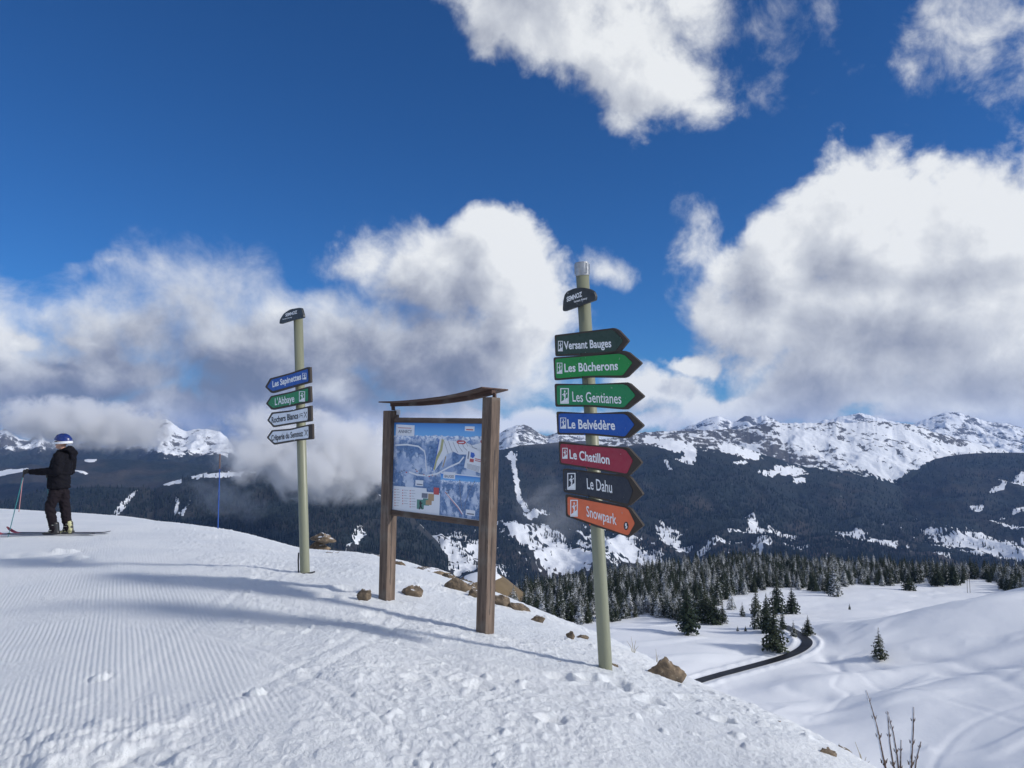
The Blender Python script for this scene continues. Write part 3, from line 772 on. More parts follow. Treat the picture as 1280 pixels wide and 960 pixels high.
# the rest of the wood: one object, instanced by geometry nodes
tmpl = []
for i in range(7):
    cm, tm, H = TREES[i]
    bm = bmesh.new(); bm.from_mesh(cm); nf = len(bm.faces); bm.from_mesh(tm); bm.faces.ensure_lookup_table()
    for f in bm.faces[nf:]: f.material_index = 1
    me = bpy.data.meshes.new('wood_tree'); bm.to_mesh(me); bm.free(); me.materials.append(cm.materials[0]); me.materials.append(M_bark)
    tmpl.append(me)
def scatter_object(name, pts, hs, kinds, meshes, H, kind='stuff'):
    """a point mesh whose geometry nodes put one of the tree meshes on every point"""
    me = bpy.data.meshes.new(name); me.from_pydata([tuple(p) for p in pts], [], [])
    for nm, typ, val in (('hs', 'FLOAT', [h/H for h in hs]), ('kd', 'INT', kinds), ('rz', 'FLOAT', [random.random()*6.28 for _ in hs])):
        a = me.attributes.new(nm, typ, 'POINT'); a.data.foreach_set('value', np.array(val, dtype=np.float32 if typ == 'FLOAT' else np.int32))
    o = bpy.data.objects.new(name, me); C.objects.link(o); o['kind'] = kind
    g = bpy.data.node_groups.new(name+'_scatter', 'GeometryNodeTree')
    g.interface.new_socket('Geometry', in_out='INPUT', socket_type='NodeSocketGeometry')
    g.interface.new_socket('Geometry', in_out='OUTPUT', socket_type='NodeSocketGeometry')
    gi = g.nodes.new('NodeGroupInput'); go = g.nodes.new('NodeGroupOutput'); jn = g.nodes.new('GeometryNodeJoinGeometry')
    def attr(n, t):
        a = g.nodes.new('GeometryNodeInputNamedAttribute'); a.data_type = t; a.inputs[0].default_value = n; return a.outputs[0]
    hs_, kd_, rz_ = attr('hs', 'FLOAT'), attr('kd', 'INT'), attr('rz', 'FLOAT')
    cx = g.nodes.new('ShaderNodeCombineXYZ'); g.links.new(rz_, cx.inputs[2])
    for i, m_ in enumerate(meshes):
        # the template lives inside the node group as a mesh primitive replacement: an object that is only a data source
        src = bpy.data.objects.new('wood_tree', m_)       # not linked to the scene
        KEEP.append(src)
        oi = g.nodes.new('GeometryNodeObjectInfo'); oi.inputs['Object'].default_value = src; oi.inputs['As Instance'].default_value = False
        cmp_ = g.nodes.new('FunctionNodeCompare'); cmp_.data_type = 'INT'; cmp_.operation = 'EQUAL'
        g.links.new(kd_, cmp_.inputs[2]); cmp_.inputs[3].default_value = i
        ip = g.nodes.new('GeometryNodeInstanceOnPoints')
        g.links.new(gi.outputs[0], ip.inputs['Points']); g.links.new(cmp_.outputs[0], ip.inputs['Selection'])
        g.links.new(oi.outputs['Geometry'], ip.inputs['Instance']); g.links.new(cx.outputs[0], ip.inputs['Rotation']); g.links.new(hs_, ip.inputs['Scale'])
        g.links.new(ip.outputs[0], jn.inputs[0])
    g.links.new(jn.outputs[0], go.inputs[0])
    md = o.modifiers.new('scatter', 'NODES'); md.node_group = g
    return o
KEEP = []
w_ = scatter_object('conifer_wood', [(r[0], r[1], r[2]) for r in rest], [r[3] for r in rest], [r[4] for r in rest], tmpl, 14.)
print('TREES individual', len(spots), 'rest', len(rest))

# woods on the far slopes: small spires over the dark parts of the cover, so that edges and crests are ragged
def far_mesh(seed, sides=5):
    r = random.Random(seed); V = []; F = []
    for (z0, z1, w) in ((0, .62, .20), (.35, 1.0, .14)):
        b = len(V); a0 = r.random()*6
        for k in range(sides): V.append((w*r.uniform(.8,1.2)*math.cos(a0+6.283*k/sides), w*r.uniform(.8,1.2)*math.sin(a0+6.283*k/sides), z0))
        V.append((0, 0, z1))
        for k in range(sides): F.append((b+k, b+(k+1) % sides, b+sides))
    me = bpy.data.meshes.new('far_tree'); me.from_pydata(V, [], F); me.materials.append(M_distant); return me
M_distant, T_, b_ = new_mat('distant conifers')
oi_ = T_.new('ShaderNodeObjectInfo')
T_.put(b_.inputs['Base Color'], T_.mix(oi_.outputs['Random'], rgb(.007,.013,.016), rgb(.032,.042,.040)))
b_.inputs['Roughness'].default_value = .9; b_.inputs['Specular IOR Level'].default_value = .05
far_t = [far_mesh(i) for i in range(3)]
FP, FH = [], []
for key, (V_, cov_, PX_, PY_) in SCAT.items():
    if key.startswith('far_mountains') or key in ('wooded_hills15',): continue
    n = {'forested_mountain33': 26000, 'forested_hill39': 11000, 'snowy_cliffs21': 5000, 'wooded_hills27': 6000}.get(key, 0)
    nr, nc = V_.shape[:2]
    i = rng.integers(0, nr-1, n*2); j = rng.integers(0, nc-1, n*2)
    if key == 'forested_mountain33':      # most of them low down, round the fields and along the edges of the snow
        i = (np.clip(rng.power(1.7, n*2), 0, .999)*(nr-1)).astype(int)
    u, v = rng.random(n*2), rng.random(n*2)
    c = cov_[i, j, 0]; ok = (c < rng.uniform(.05, .30, n*2)) | ((rng.random(n*2) < .015) & (c < .9)); ok &= cov_[i, j, 1] < .8
    i, j, u, v = i[ok][:n], j[ok][:n], u[ok][:n], v[ok][:n]
    p = (V_[i, j]*(1-u)[:, None] + V_[i, j+1]*u[:, None])*(1-v)[:, None] + (V_[i+1, j]*(1-u)[:, None] + V_[i+1, j+1]*u[:, None])*v[:, None]
    p[:, 2] -= 3
    FP.append(p); FH += list(rng.uniform(15, 27, len(p)))
FP = np.concatenate(FP)
scatter_object('distant_wood', FP, FH, list(rng.integers(0, 3, len(FP))), far_t, 1.0)
# ================================================================== SIGNPOSTS
def text_mesh(body, bold=0.0):
    cu = bpy.data.curves.new('lettering', 'FONT'); cu.body = body; cu.size = 1.0; cu.offset = bold; cu.resolution_u = 3
    o = bpy.data.objects.new('lettering', cu); C.objects.link(o)
    bpy.context.view_layer.update()
    me = bpy.data.meshes.new_from_object(o.evaluated_get(bpy.context.evaluated_depsgraph_get()))
    bpy.data.objects.remove(o); bpy.data.curves.remove(cu)
    co = np.empty(len(me.vertices)*3, dtype=np.float32); me.vertices.foreach_get('co', co); return me, co.reshape(-1, 3)
CAPH = {}
def cap_height():
    if 'h' not in CAPH:
        _, c = text_mesh('H'); CAPH['h'] = float(c[:, 1].max())
    return CAPH['h']
class Frame:
    """a plane in the world: e runs along it, a is its up, n looks out of it"""
    def __init__(s, origin, yaw, axis, off=0.0):
        s.a = Vector(axis).normalized(); e0 = Vector((math.cos(yaw), -math.sin(yaw), 0))
        s.n = e0.cross(s.a).normalized(); s.e = s.a.cross(s.n).normalized(); s.o = Vector(origin) + s.n*off
    def uv(s, px, py, z=0.0):
        c = Vector((0, 0, EYE)); d = P(px, py, 1.0) - c; o = s.o + s.n*z
        t = (o-c).dot(s.n)/d.dot(s.n); q = c + d*t - o
        return Vector((q.dot(s.e), q.dot(s.a)))
    def matrix(s): 
        M = Matrix((s.e, s.a, s.n)).transposed().to_4x4(); M.translation = s.o; return M
def prism(bm, poly, z0, z1, bevel=0.0):
    lo = [bm.verts.new((p[0], p[1], z0)) for p in poly]; hi = [bm.verts.new((p[0], p[1], z1)) for p in poly]
    n = len(poly); bm.faces.new(hi); bm.faces.new(lo[::-1])
    for i in range(n): bm.faces.new((lo[i], lo[(i+1) % n], hi[(i+1) % n], hi[i]))
def rounded(poly, k=.12, n=3):
    """soften the corners of a closed outline"""
    out = []
    for i, p in enumerate(poly):
        a, b = poly[i-1], poly[(i+1) % len(poly)]
        r = min((a-p).length, (b-p).length)*k
        p0 = p + (a-p).normalized()*r; p1 = p + (b-p).normalized()*r
        for j in range(n+1):
            t = j/n; out.append(p0*(1-t)**2 + p*2*t*(1-t) + p1*t*t)
    return out
def put_text(fr, parent, body, p0, p1, cap, mat, z, bold=0.0, name='lettering'):
    """p0, p1: photo pixels of the baseline's ends; cap: height of a capital in photo pixels"""
    me, co = text_mesh(body, bold)
    A, B = fr.uv(*p0, z), fr.uv(*p1, z); mid = ((p0[0]+p1[0])/2, (p0[1]+p1[1])/2)
    h = (fr.uv(mid[0], mid[1]-cap, z)-fr.uv(*mid, z)); ex = B-A
    x0, x1 = float(co[:, 0].min()), float(co[:, 0].max())
    u = (co[:, 0]-x0)/(x1-x0); v = co[:, 1]/cap_height()
    new = np.stack([A.x + u*ex.x + v*h.x*0, A.y + u*ex.y + v*h.y, np.full(len(u), z)], 1).astype(np.float32)
    me.vertices.foreach_set('co', new.ravel()); me.update(); me.materials.clear(); me.materials.append(mat); me.name = name
    return link(name, me, parent)
def face_poly(fr, pts, z=0.0): return [fr.uv(*p, z) for p in pts]
Z1 = lambda L: [(670+x/3.556, 310+y/3.556) for x, y in L]
Z2 = lambda L: [(680+x/5.333, 510+y/5.333) for x, y in L]
Z4 = lambda L: [(300+x/4.8, 370+y/4.8) for x, y in L]
Z6 = lambda L: [(460+x/4.573, 470+y/4.573) for x, y in L]

def paint(name, c, rough=.5):
    m, T, b = new_mat(name); tc = T.new('ShaderNodeTexCoord')
    n = T.noise(tc.outputs['Object'], 26, 6, .65); d = T.noise(tc.outputs['Object'], 5, 4, .6); w = T.noise(tc.outputs['Object'], 90, 3, .7)
    base = T.mix(T.m('MULTIPLY', T.step(d.outputs['Fac'], .4, .75), .35), c, tuple(x*.55+.02 for x in c[:3])+(1,))
    worn = T.step(T.m('ADD', n.outputs['Fac'], T.m('MULTIPLY', w.outputs['Fac'], .4)), .86, .93)
    T.put(b.inputs['Base Color'], T.mix(T.m('MULTIPLY', worn, .6), base, rgb(.35,.36,.36)))
    T.put(b.inputs['Roughness'], T.step(n.outputs['Fac'], .3, .7, rough-.12, rough+.2))
    return m
M_wood_edge = simple_mat('weathered black brown wood', (.042,.033,.027), .75, var=.5, nscale=30, bump=.002)
# pole: pale olive lacquer with streaks and scratches
M_pole, T_, b_ = new_mat('pale olive lacquered steel'); tc_ = T_.new('ShaderNodeTexCoord')
n1_ = T_.noise(T_.mapping(tc_.outputs['Object'], sc=(14, 14, 1.4)), 1.5, 5, .6); n2_ = T_.noise(tc_.outputs['Object'], 60, 3, .6)
c_ = T_.mix(n1_.outputs['Fac'], rgb(.185,.195,.135), rgb(.27,.28,.195))
T_.put(b_.inputs['Base Color'], T_.mix(T_.m('MULTIPLY', T_.step(n2_.outputs['Fac'], .64, .72), .5), c_, rgb(.16,.16,.12)))
b_.inputs['Roughness'].default_value = .42
M_metal = simple_mat('scuffed galvanised sleeve', (.36,.37,.38), .4, metal=.7, var=.6, nscale=25, bump=.001)
M_black = paint('matt black board', srgb(38,44,48), .5)
M_white = simple_mat('white lettering film', (.78,.80,.82), .5, var=.06)
M_ink = simple_mat('black lettering film', (.02,.02,.025), .5, var=.1)
FACE = {'dgreen': paint('bottle green board face', srgb(30,58,48)), 'green': paint('signal green board face', srgb(14,136,60)), 'green2': paint('leaf green board face', srgb(16,128,76)),
        'blue': paint('royal blue board face', srgb(6,78,164)), 'red': paint('wine red board face', srgb(150,36,60)), 'black': paint('charcoal board face', srgb(32,40,56)),
        'orange': paint('orange board face', srgb(220,108,68)), 'white': paint('off white board face', srgb(222,228,236))}

def pictogram(fr, parent, q, mat, z, style='ski'):
    """q: photo pixels of the box corners (x0,y0,x1,y1)"""
    x0, y0, x1, y1 = q
    bm = bmesh.new(); U = lambda a, b: fr.uv(x0+(x1-x0)*a, y0+(y1-y0)*b, z)
    def poly(L):
        vs = [bm.verts.new((*U(*p), z)) for p in L]; bm.faces.new(vs)
    if style == 'ski':
        w = .09
        for L in ([(0,0),(1,0),(1,w*.7),(0,w*.7)], [(0,1-w*.7),(1,1-w*.7),(1,1),(0,1)], [(0,w*.7),(w*1.3,w*.7),(w*1.3,1-w*.7),(0,1-w*.7)], [(1-w*1.3,w*.7),(1,w*.7),(1,1-w*.7),(1-w*1.3,1-w*.7)]): poly(L)
        poly([(.12,.93),(.12,.86),(.87,.60),(.87,.93)])                              # snow slope
        poly([(.44,.16),(.56,.14),(.62,.23),(.54,.31),(.44,.28)])                    # head
        poly([(.36,.32),(.56,.33),(.64,.50),(.50,.60),(.38,.50)])                    # trunk
        poly([(.50,.57),(.62,.50),(.60,.66),(.46,.76),(.40,.72)])                    # leg
        poly([(.20,.40),(.36,.37),(.36,.43),(.22,.46)]); poly([(.62,.36),(.80,.28),(.82,.33),(.64,.43)])
    elif style == 'cutlery':
        for (a, b, c, d, w) in ((0,0,1,1,.09),(1,0,0,1,.09)):
            poly([(a-w,b),(a+w,b),(c+w,d),(c-w,d)] if a < c else [(a+w,b),(a-w,b),(c-w,d),(c+w,d)])
        poly([(-.1,0),(.3,.05),(.22,.30),(-.02,.22)]); poly([(.7,.05),(1.1,0),(1.0,.25),(.78,.3)])
    elif style == 'bench':
        poly([(0,.15),(1,.0),(1,.14),(0,.29)]); poly([(0,.5),(1,.36),(1,.5),(0,.64)]); poly([(.1,.64),(.2,.63),(.2,1),(.1,1)]); poly([(.8,.52),(.9,.5),(.9,.9),(.8,.92)])
    return bm_obj('pictogram', bm, mat, parent)

def rel(fr, base): return Matrix.Translation(-base) @ fr.matrix()
def arrow_board(post, base, fr, outer, inner, face, text, p0, p1, cap, ink, label, bold=0.0, picto=None, style='ski', pmat=None):
    bm = bmesh.new(); prism(bm, rounded(face_poly(fr, outer, .012), .10), -.012, .012)
    b = bm_obj('arrow_board', bm, M_wood_edge, post); b.matrix_local = rel(fr, base); b['label'] = label
    bm = bmesh.new(); prism(bm, rounded(face_poly(fr, inner, .0155), .14), .0125, .0155)
    bm_obj('board_face', bm, FACE[face], b)
    put_text(fr, b, text, p0, p1, cap, ink, .0172, bold)
    if picto: pictogram(fr, b, picto, pmat or ink, .0172, style)
    # two bolts through the board into the pole clamp
    for dz in (-.074, .074):
        bm = bmesh.new(); c = Vector(); 
        r = bmesh.ops.create_cone(bm, cap_ends=True, segments=8, radius1=.0065, radius2=.005, depth=.005)
        cen = sum(face_poly(fr, outer), Vector((0, 0)))/len(outer)
        bmesh.ops.translate(bm, verts=r['verts'], vec=(0, cen.y+dz, .0175)); 
        bm_obj('bolt', bm, FACE[face], b)
    return b
def signpost(px, py, top, r, label, yaw, lean_y=0.0):
    base = hp(px, py); base.z = float(hill_z(base.x, base.y))
    tp = P(top[0], top[1], base.y + lean_y); ax = (tp-base)
    post = empty('piste_signpost', base); tag(post, label, 'signpost')
    bm = bmesh.new(); a = ax.normalized()
    add_tube(bm, [a*-.35, a*.02, ax], [r*1.02, r, r*.97], 32)
    pole = bm_obj('pole', bm, M_pole, post, smooth=True)
    for p in pole.data.polygons:
        if len(p.vertices) > 4: p.use_smooth = False
    fr = Frame(base, yaw, a, off=r+.016)
    return post, base, ax, fr
YAW = R(47)
post, base, ax, fr = signpost(757, 839, (727.2, 329), .054, 'tall olive signpost with seven arrow boards pointing right, silver sleeve on top', YAW, -.12)
A_ = ax.normalized()
bm = bmesh.new(); add_tube(bm, [ax-A_*.105, ax-A_*.1, ax-A_*.004, ax+A_*.004], [.0555, .057, .057, .054], 24)
for k in range(6):
    q = ax - A_*.05 + Vector((math.cos(k*1.05)*.0575, math.sin(k*1.05)*.0575, 0)); add_box(bm, q, (.008, .008, .085))
s_ = bm_obj('sleeve', bm, M_metal, post); s_['label'] = 'scuffed silver sleeve'
def cap_board(post, base, fr, outer, t1, t2):
    o2 = rounded(face_poly(fr, outer, .012), .3)
    bm = bmesh.new(); prism(bm, o2, -.014, .012)
    b = bm_obj('name_board', bm, M_black, post); b.matrix_local = rel(fr, base); b['label'] = 'small black rounded board reading SEMNOZ'
    put_text(fr, b, 'SEMNOZ', *t1, M_white, .0137, .035); put_text(fr, b, 'Versant Annecy', *t2, M_white, .0137, .02)
cap_board(post, base, fr, Z1([(118,284),(121,235),(127,208),(138,193),(170,179),(205,175),(240,183),(256,194),(264,213),(262,232),(190,258)]),
          (*Z1([(137,239),(205,214)]), 5.6), (*Z1([(168,244),(228,226)]), 2.6))
arrow_board(post, base, fr, Z1([(82,387),(345,355),(368,366),(411,412),(372,460),(345,472),(86,482)]), Z1([(90,394),(335,364),(352,372),(388,412),(352,458),(240,466),(91,474)]), 'dgreen',
            'Versant Bauges', *Z1([(125,450),(335,440)]), 9.8, M_white, 'dark green arrow board reading Versant Bauges', .022, (*Z1([(98,413)])[0], *Z1([(119,459)])[0]))
arrow_board(post, base, fr, Z1([(77,486),(290,472),(388,456),(412,464),(469,512),(405,573),(390,578),(240,576),(82,589)]), Z1([(85,493),(370,470),(395,478),(428,510),(385,566),(240,567),(88,580)]), 'green',
            'Les Bûcherons', *Z1([(127,551),(365,541)]), 10.4, M_white, 'bright green arrow board reading Les Bûcherons', .022, (*Z1([(93,510)])[0], *Z1([(117,559)])[0]))
arrow_board(post, base, fr, Z1([(82,603),(240,605),(400,597),(417,603),(480,660),(404,718),(385,718),(240,706),(86,706)]), Z1([(92,611),(385,606),(405,612),(442,655),(390,709),(240,697),(94,697)]), 'green2',
            'Les Gentianes', *Z1([(163,682),(380,692)]), 12.6, M_white, 'green arrow board reading Les Gentianes in thin letters', .008, (*Z1([(108,623)])[0], *Z1([(146,692)])[0]))
arrow_board(post, base, fr, Z1([(90,727),(240,735),(400,727),(417,733),(478,790),(412,844),(390,846),(240,832),(95,830)]), Z1([(100,736),(390,738),(405,745),(437,785),(395,838),(240,823),(102,822)]), 'blue',
            'Le Belvédère', *Z1([(141,801),(352,808)]), 11.2, M_white, 'blue arrow board reading Le Belvédère', .022, (*Z1([(108,754)])[0], *Z1([(134,803)])[0]))
arrow_board(post, base, fr, Z2([(97,222),(270,245),(545,262),(568,272),(652,365),(570,448),(550,452),(340,412),(104,374)]), Z2([(108,238),(520,272),(548,285),(592,350),(552,438),(340,400),(112,365)]), 'red',
            'Le Chatillon', *Z2([(172,336),(438,375)]), 11.2, M_white, 'wine red arrow board reading Le Chatillon', .022, (*Z2([(122,266)])[0], *Z2([(157,338)])[0]))
arrow_board(post, base, fr, Z2([(125,403),(300,425),(560,452),(578,464),(660,575),(572,650),(550,655),(340,600),(130,560)]), Z2([(132,412),(535,462),(558,478),(592,550),(560,640),(340,590),(134,552)]), 'black',
            'Le Dahu', *Z2([(288,538),(455,566)]), 14.0, M_white, 'charcoal arrow board reading Le Dahu in thin letters', .008, (*Z2([(155,433)])[0], *Z2([(210,545)])[0]))
sp_ = arrow_board(post, base, fr, Z2([(142,575),(300,605),(560,662),(580,674),(662,785),(582,850),(560,860),(340,790),(146,722)]), Z2([(156,590),(540,665),(562,680),(605,770),(560,850),(340,775),(158,712)]), 'orange',
            'Snowpark', *Z2([(285,722),(484,780)]), 13.2, M_white, 'orange arrow board reading Snowpark in thin letters', .008, (*Z2([(175,612)])[0], *Z2([(225,724)])[0]))
bm = bmesh.new(); cc = [(547+16*math.cos(t*.39), 786+28*math.sin(t*.39)) for t in range(16)]; bm.faces.new([bm.verts.new((*fr.uv(*p, .0172), .0172)) for p in Z2(cc)]); bm_obj('emblem', bm, M_ink, sp_)
bm = bmesh.new(); bm.faces.new([bm.verts.new((*fr.uv(*p, .0184), .0184)) for p in Z2([(543,766),(553,770),(549,782),(556,790),(552,804),(541,802),(547,792),(540,782)])]); bm_obj('emblem', bm, M_white, sp_)

post, base, ax, fr = signpost(381.2, 716, (372.8, 398), .057, 'olive signpost with four arrow boards pointing left towards the skier', R(47), -.1)
cap_board(post, base, fr, Z4([(236,165),(239,142),(262,105),(300,80),(355,70),(368,74),(384,130),(325,142),(245,167)]), (*Z4([(273,124),(343,104)]), 3.6), (*Z4([(254,144),(312,130)]), 1.6))
bm = bmesh.new(); add_tube(bm, [Vector((-.075,-.02,.24)), Vector((-.078,-.02,.15)), Vector((-.07,-.02,-.02)), Vector((.0,-.10,-.0)), Vector((.10,-.06,.012)), Vector((.13,-.04,.02))], [.009]*6, 8)
k_ = bm_obj('cable', bm, M_ink, post); k_['label'] = 'short black cable at the foot of the pole'
arrow_board(post, base, fr, Z4([(150,546),(180,494),(300,462),(405,426),(420,426),(424,519),(408,523),(330,545),(198,583),(185,580)]), Z4([(163,545),(190,502),(300,472),(406,438),(410,512),(330,533),(196,571)]), 'blue',
            'Les Sapinettes', *Z4([(195,547),(367,500)]), 7.2, M_white, 'blue arrow board reading Les Sapinettes', .03, (*Z4([(374,462)])[0], *Z4([(398,500)])[0]))
arrow_board(post, base, fr, Z4([(155,646),(185,600),(300,575),(408,543),(422,541),(426,637),(340,655),(203,683),(188,681)]), Z4([(167,645),(192,608),(300,585),(408,553),(408,628),(340,643),(199,672)]), 'green2',
            "L'Abbaye", *Z4([(210,655),(326,634)]), 8.6, M_white, "green arrow board reading L'Abbaye in thin letters", .014, (*Z4([(354,572)])[0], *Z4([(390,634)])[0]))
rb_ = arrow_board(post, base, fr, Z4([(163,746),(190,698),(300,686),(410,661),(426,657),(428,751),(330,766),(200,788)]), Z4([(175,745),(197,708),(300,696),(405,671),(405,745),(330,756),(205,777)]), 'white',
            'Rochers Blancs', *Z4([(190,762),(350,734)]), 7.2, M_ink, 'off white arrow board reading Rochers Blancs', .028, (*Z4([(384,695)])[0], *Z4([(400,730)])[0]), 'cutlery')
pictogram(fr, rb_, (*Z4([(356,703)])[0], *Z4([(376,733)])[0]), M_ink, .0172, 'bench')
arrow_board(post, base, fr, Z4([(160,850),(190,805),(300,796),(420,769),(434,767),(436,859),(340,869),(205,893)]), Z4([(172,850),(197,814),(300,806),(410,780),(410,852),(335,860),(207,881)]), 'white',
            'Crêperie du Semnoz', *Z4([(188,869),(378,840)]), 7.0, M_ink, 'off white arrow board reading Crêperie du Semnoz', .026, (*Z4([(388,803)])[0], *Z4([(405,838)])[0]), 'cutlery')

# ================================================================== PISTE MAP BOARD
def wood(name, c0, c1, sc):
    m, T, b = new_mat(name); tc = T.new('ShaderNodeTexCoord')
    g = T.noise(T.mapping(tc.outputs['Object'], sc=sc), 3.0, 8, .68, .4); s = T.noise(tc.outputs['Object'], 4, 3, .5); k = T.noise(T.mapping(tc.outputs['Object'], sc=sc), 9.0, 4, .6)
    c = T.mix(T.step(g.outputs['Fac'], .3, .7), c0, c1)
    c = T.mix(T.m('MULTIPLY', T.step(s.outputs['Fac'], .5, .7), .4), c, rgb(.21,.20,.18))
    c = T.mix(T.m('MULTIPLY', T.step(k.outputs['Fac'], .62, .68), .75), c, rgb(.025,.018,.014))
    T.put(b.inputs['Base Color'], c); b.inputs['Roughness'].default_value = .8
    bp = T.new('ShaderNodeBump'); bp.inputs['Strength'].default_value = .6; bp.inputs['Distance'].default_value = .004
    T.put(bp.inputs['Height'], g.outputs['Fac']); T.l.new(bp.outputs[0], b.inputs['Normal']); return m
M_post = wood('weathered larch post', rgb(.070,.048,.036), rgb(.20,.145,.11), (9, 9, .7))
M_rail = wood('weathered larch rail', rgb(.055,.038,.030), rgb(.125,.085,.065), (.7, 9, 9))
M_roof = wood('dark brown canopy board', rgb(.045,.024,.018), rgb(.10,.055,.042), (.8, 8, 8))
pr = hp(606.5, 781); pl = hp(483.5, 742)
pr = P(606.5, 781, 7.2); pl = P(483.5, 742, 8.1)
YB = math.atan2(pl.y-pr.y, pr.x-pl.x)
base = (pr+pl)/2; base.z = float(hill_z(base.x, base.y))
board = empty('piste_map_board', base); tag(board, 'wooden board with a framed piste map under a curved canopy, between the two signposts', 'information board')
topR = P(616.2, 497, 7.2); topL = P(487.6, 513.5, 8.1)
axb = ((topR-pr).normalized()+(topL-pl).normalized()).normalized()
fb = Frame(base, YB, axb)
for (b0, t0) in ((pr, topR), (pl, topL)):
    g0 = float(hill_z(b0.x, b0.y)); ln = (t0-b0).length; d = (t0-b0).normalized()
    bm = bmesh.new(); add_box(bm, (0, 0, (ln-.35)/2), (.122, .122, ln+.35), bevel=.006)
    # checks (drying cracks) cut along two faces
    o = bm_obj('post', bm, M_post, board)
    M = Matrix((fb.e, -fb.n, d)).transposed().to_4x4(); M.translation = b0; o.matrix_local = Matrix.Translation(-base) @ M
    for (sx, sz, hh) in ((.0615, .45, .7), (.0615, 1.35, .5), (-.02, .3, .5)):
        bm = bmesh.new()
        if sx > .05: add_box(bm, (sx, .012*math.sin(sz*9), sz), (.0015, .005, hh))
        else: add_box(bm, (sx, .0615, sz), (.004, .0015, hh))
        c_ = bm_obj('drying_crack', bm, M_ink, o)
    # coach bolts where the rails meet the post
def fprism(name, pts, z0, z1, mat, parent, bev=0.0, rnd=0.0):
    pl_ = face_poly(fb, pts, z1)
    if rnd: pl_ = rounded(pl_, rnd)
    bm = bmesh.new(); prism(bm, pl_, z0, z1)
    o = bm_obj(name, bm, mat, parent)
    if parent is board: o.matrix_local = rel(fb, base)
    return o
fprism('rail', Z6([(150,237),(670,242),(670,273),(150,266)]), -.022, .030, M_rail, board)
fprism('rail', Z6([(132,765),(645,829),(643,862),(132,797)]), -.022, .030, M_rail, board)
# the printed map: snow peaks, blue woods, sky
m, T, b = new_mat('printed mountain panorama'); tc = T.new('ShaderNodeTexCoord'); o3 = T.new('ShaderNodeSeparateXYZ'); uvp = tc.outputs['Generated']; T.put(o3.inputs[0], uvp)
u_, v_ = o3.outputs[0], o3.outputs[1]
n1 = T.noise(uvp, 5, 7, .65, .6); n2 = T.noise(uvp, 26, 6, .7, .3); n3 = T.noise(T.mapping(uvp, sc=(2.2, 1, 1)), 3.2, 3, .5)
wooded = T.step(T.m('ADD', n3.outputs['Fac'], T.m('MULTIPLY_ADD', n2.outputs['Fac'], .35, -.18)), .44, .52)
c = T.mix(T.step(n2.outputs['Fac'], .35, .65), rgb(.05,.12,.28), rgb(.15,.26,.48))
s = T.mix(T.step(n1.outputs['Fac'], .35, .6), rgb(.24,.34,.56), rgb(.54,.62,.76))
c = T.mix(wooded, s, c)
crest = T.m('ADD', T.m('MULTIPLY_ADD', T.noise(T.mapping(uvp, sc=(1, .15, 1)), 9, 5, .65).outputs['Fac'], .10, .80), 0.0)
skym = T.step(T.m('SUBTRACT', v_, crest), -.004, .004)
hi = T.step(T.m('SUBTRACT', v_, crest), -.11, -.01)
pk = T.mix(T.step(n2.outputs['Fac'], .42, .56), rgb(.20,.32,.58), rgb(.80,.85,.92))
c = T.mix(hi, c, pk)
c = T.mix(skym, c, T.mix(T.step(v_, .86, 1.0), rgb(.16,.42,.78), rgb(.05,.22,.62)))
T.put(b.inputs['Base Color'], c); b.inputs['Roughness'].default_value = .3
M_map = m
M_paper = simple_mat('white print', (.74,.77,.82), .45, var=.05); M_greyink = simple_mat('grey print ink', (.16,.18,.24), .5)
M_redink = simple_mat('red print ink', (.48,.08,.09), .5); M_yell = simple_mat('yellow print ink', (.42,.42,.22), .5, var=.2, nscale=30); M_blueink = simple_mat('blue print ink', (.03,.12,.50), .5)
M_gr = simple_mat('green print ink', (.10,.26,.22), .5); M_or = simple_mat('amber print ink', (.42,.29,.16), .5); M_sk = simple_mat('sky print ink', (.07,.26,.66), .5)
Q = lambda L: [(485+x/6.857, 520+y/6.857) for x, y in L]
panel = fprism('map_panel', Z6([(146,262),(668,269),(650,832),(136,768)]), .004, .012, M_map, board)
def fl(name, pts, z, mat, parent=panel):
    bm = bmesh.new(); bm.faces.new([bm.verts.new((*fb.uv(*p, z), z)) for p in pts]); return bm_obj(name, bm, mat, parent)
def line(pts, w, z, mat, name='piste_line'):
    bm = bmesh.new(); pp = [fb.uv(*p, z) for p in pts]; prev = None
    for i, p in enumerate(pp):
        d = (pp[min(i+1, len(pp)-1)]-pp[max(i-1, 0)]).normalized(); n = Vector((-d.y, d.x))*w
        cur = [bm.verts.new((*(p+n), z)), bm.verts.new((*(p-n), z))]
        if prev: bm.faces.new((prev[0], prev[1], cur[1], cur[0]))
        prev = cur
    return bm_obj(name, bm, mat, panel)
# white open slope in the painting, runs and lifts on it
fl('snow_slope', Q([(440,190),(520,215),(640,215),(720,250),(800,230),(806,300),(700,330),(610,330),(560,305),(500,330),(450,400),(400,470),(385,460),(420,330)]), .0128, M_paper)
line(Q([(470,200),(455,290),(410,380),(392,460)]), .017, .0134, M_yell); line(Q([(497,345),(480,400),(468,440)]), .006, .0134, M_or)
line(Q([(440,200),(425,280),(400,390),(380,470)]), .005, .0138, M_blueink); line(Q([(310,290),(320,340),(325,420),(330,480)]), .007, .0134, M_paper)
line(Q([(60,250),(160,245),(260,260),(310,300)]), .008, .0134, M_paper); line(Q([(180,480),(250,505),(330,512),(420,495),(520,440),(610,400),(650,350)]), .008, .0134, M_paper)
for k in range(7):
    a = 495+k*38; line(Q([(a-15,215+k*3),(a+4,270),(a+22+k*3,330-k*8)]), .0022, .0134, M_greyink)
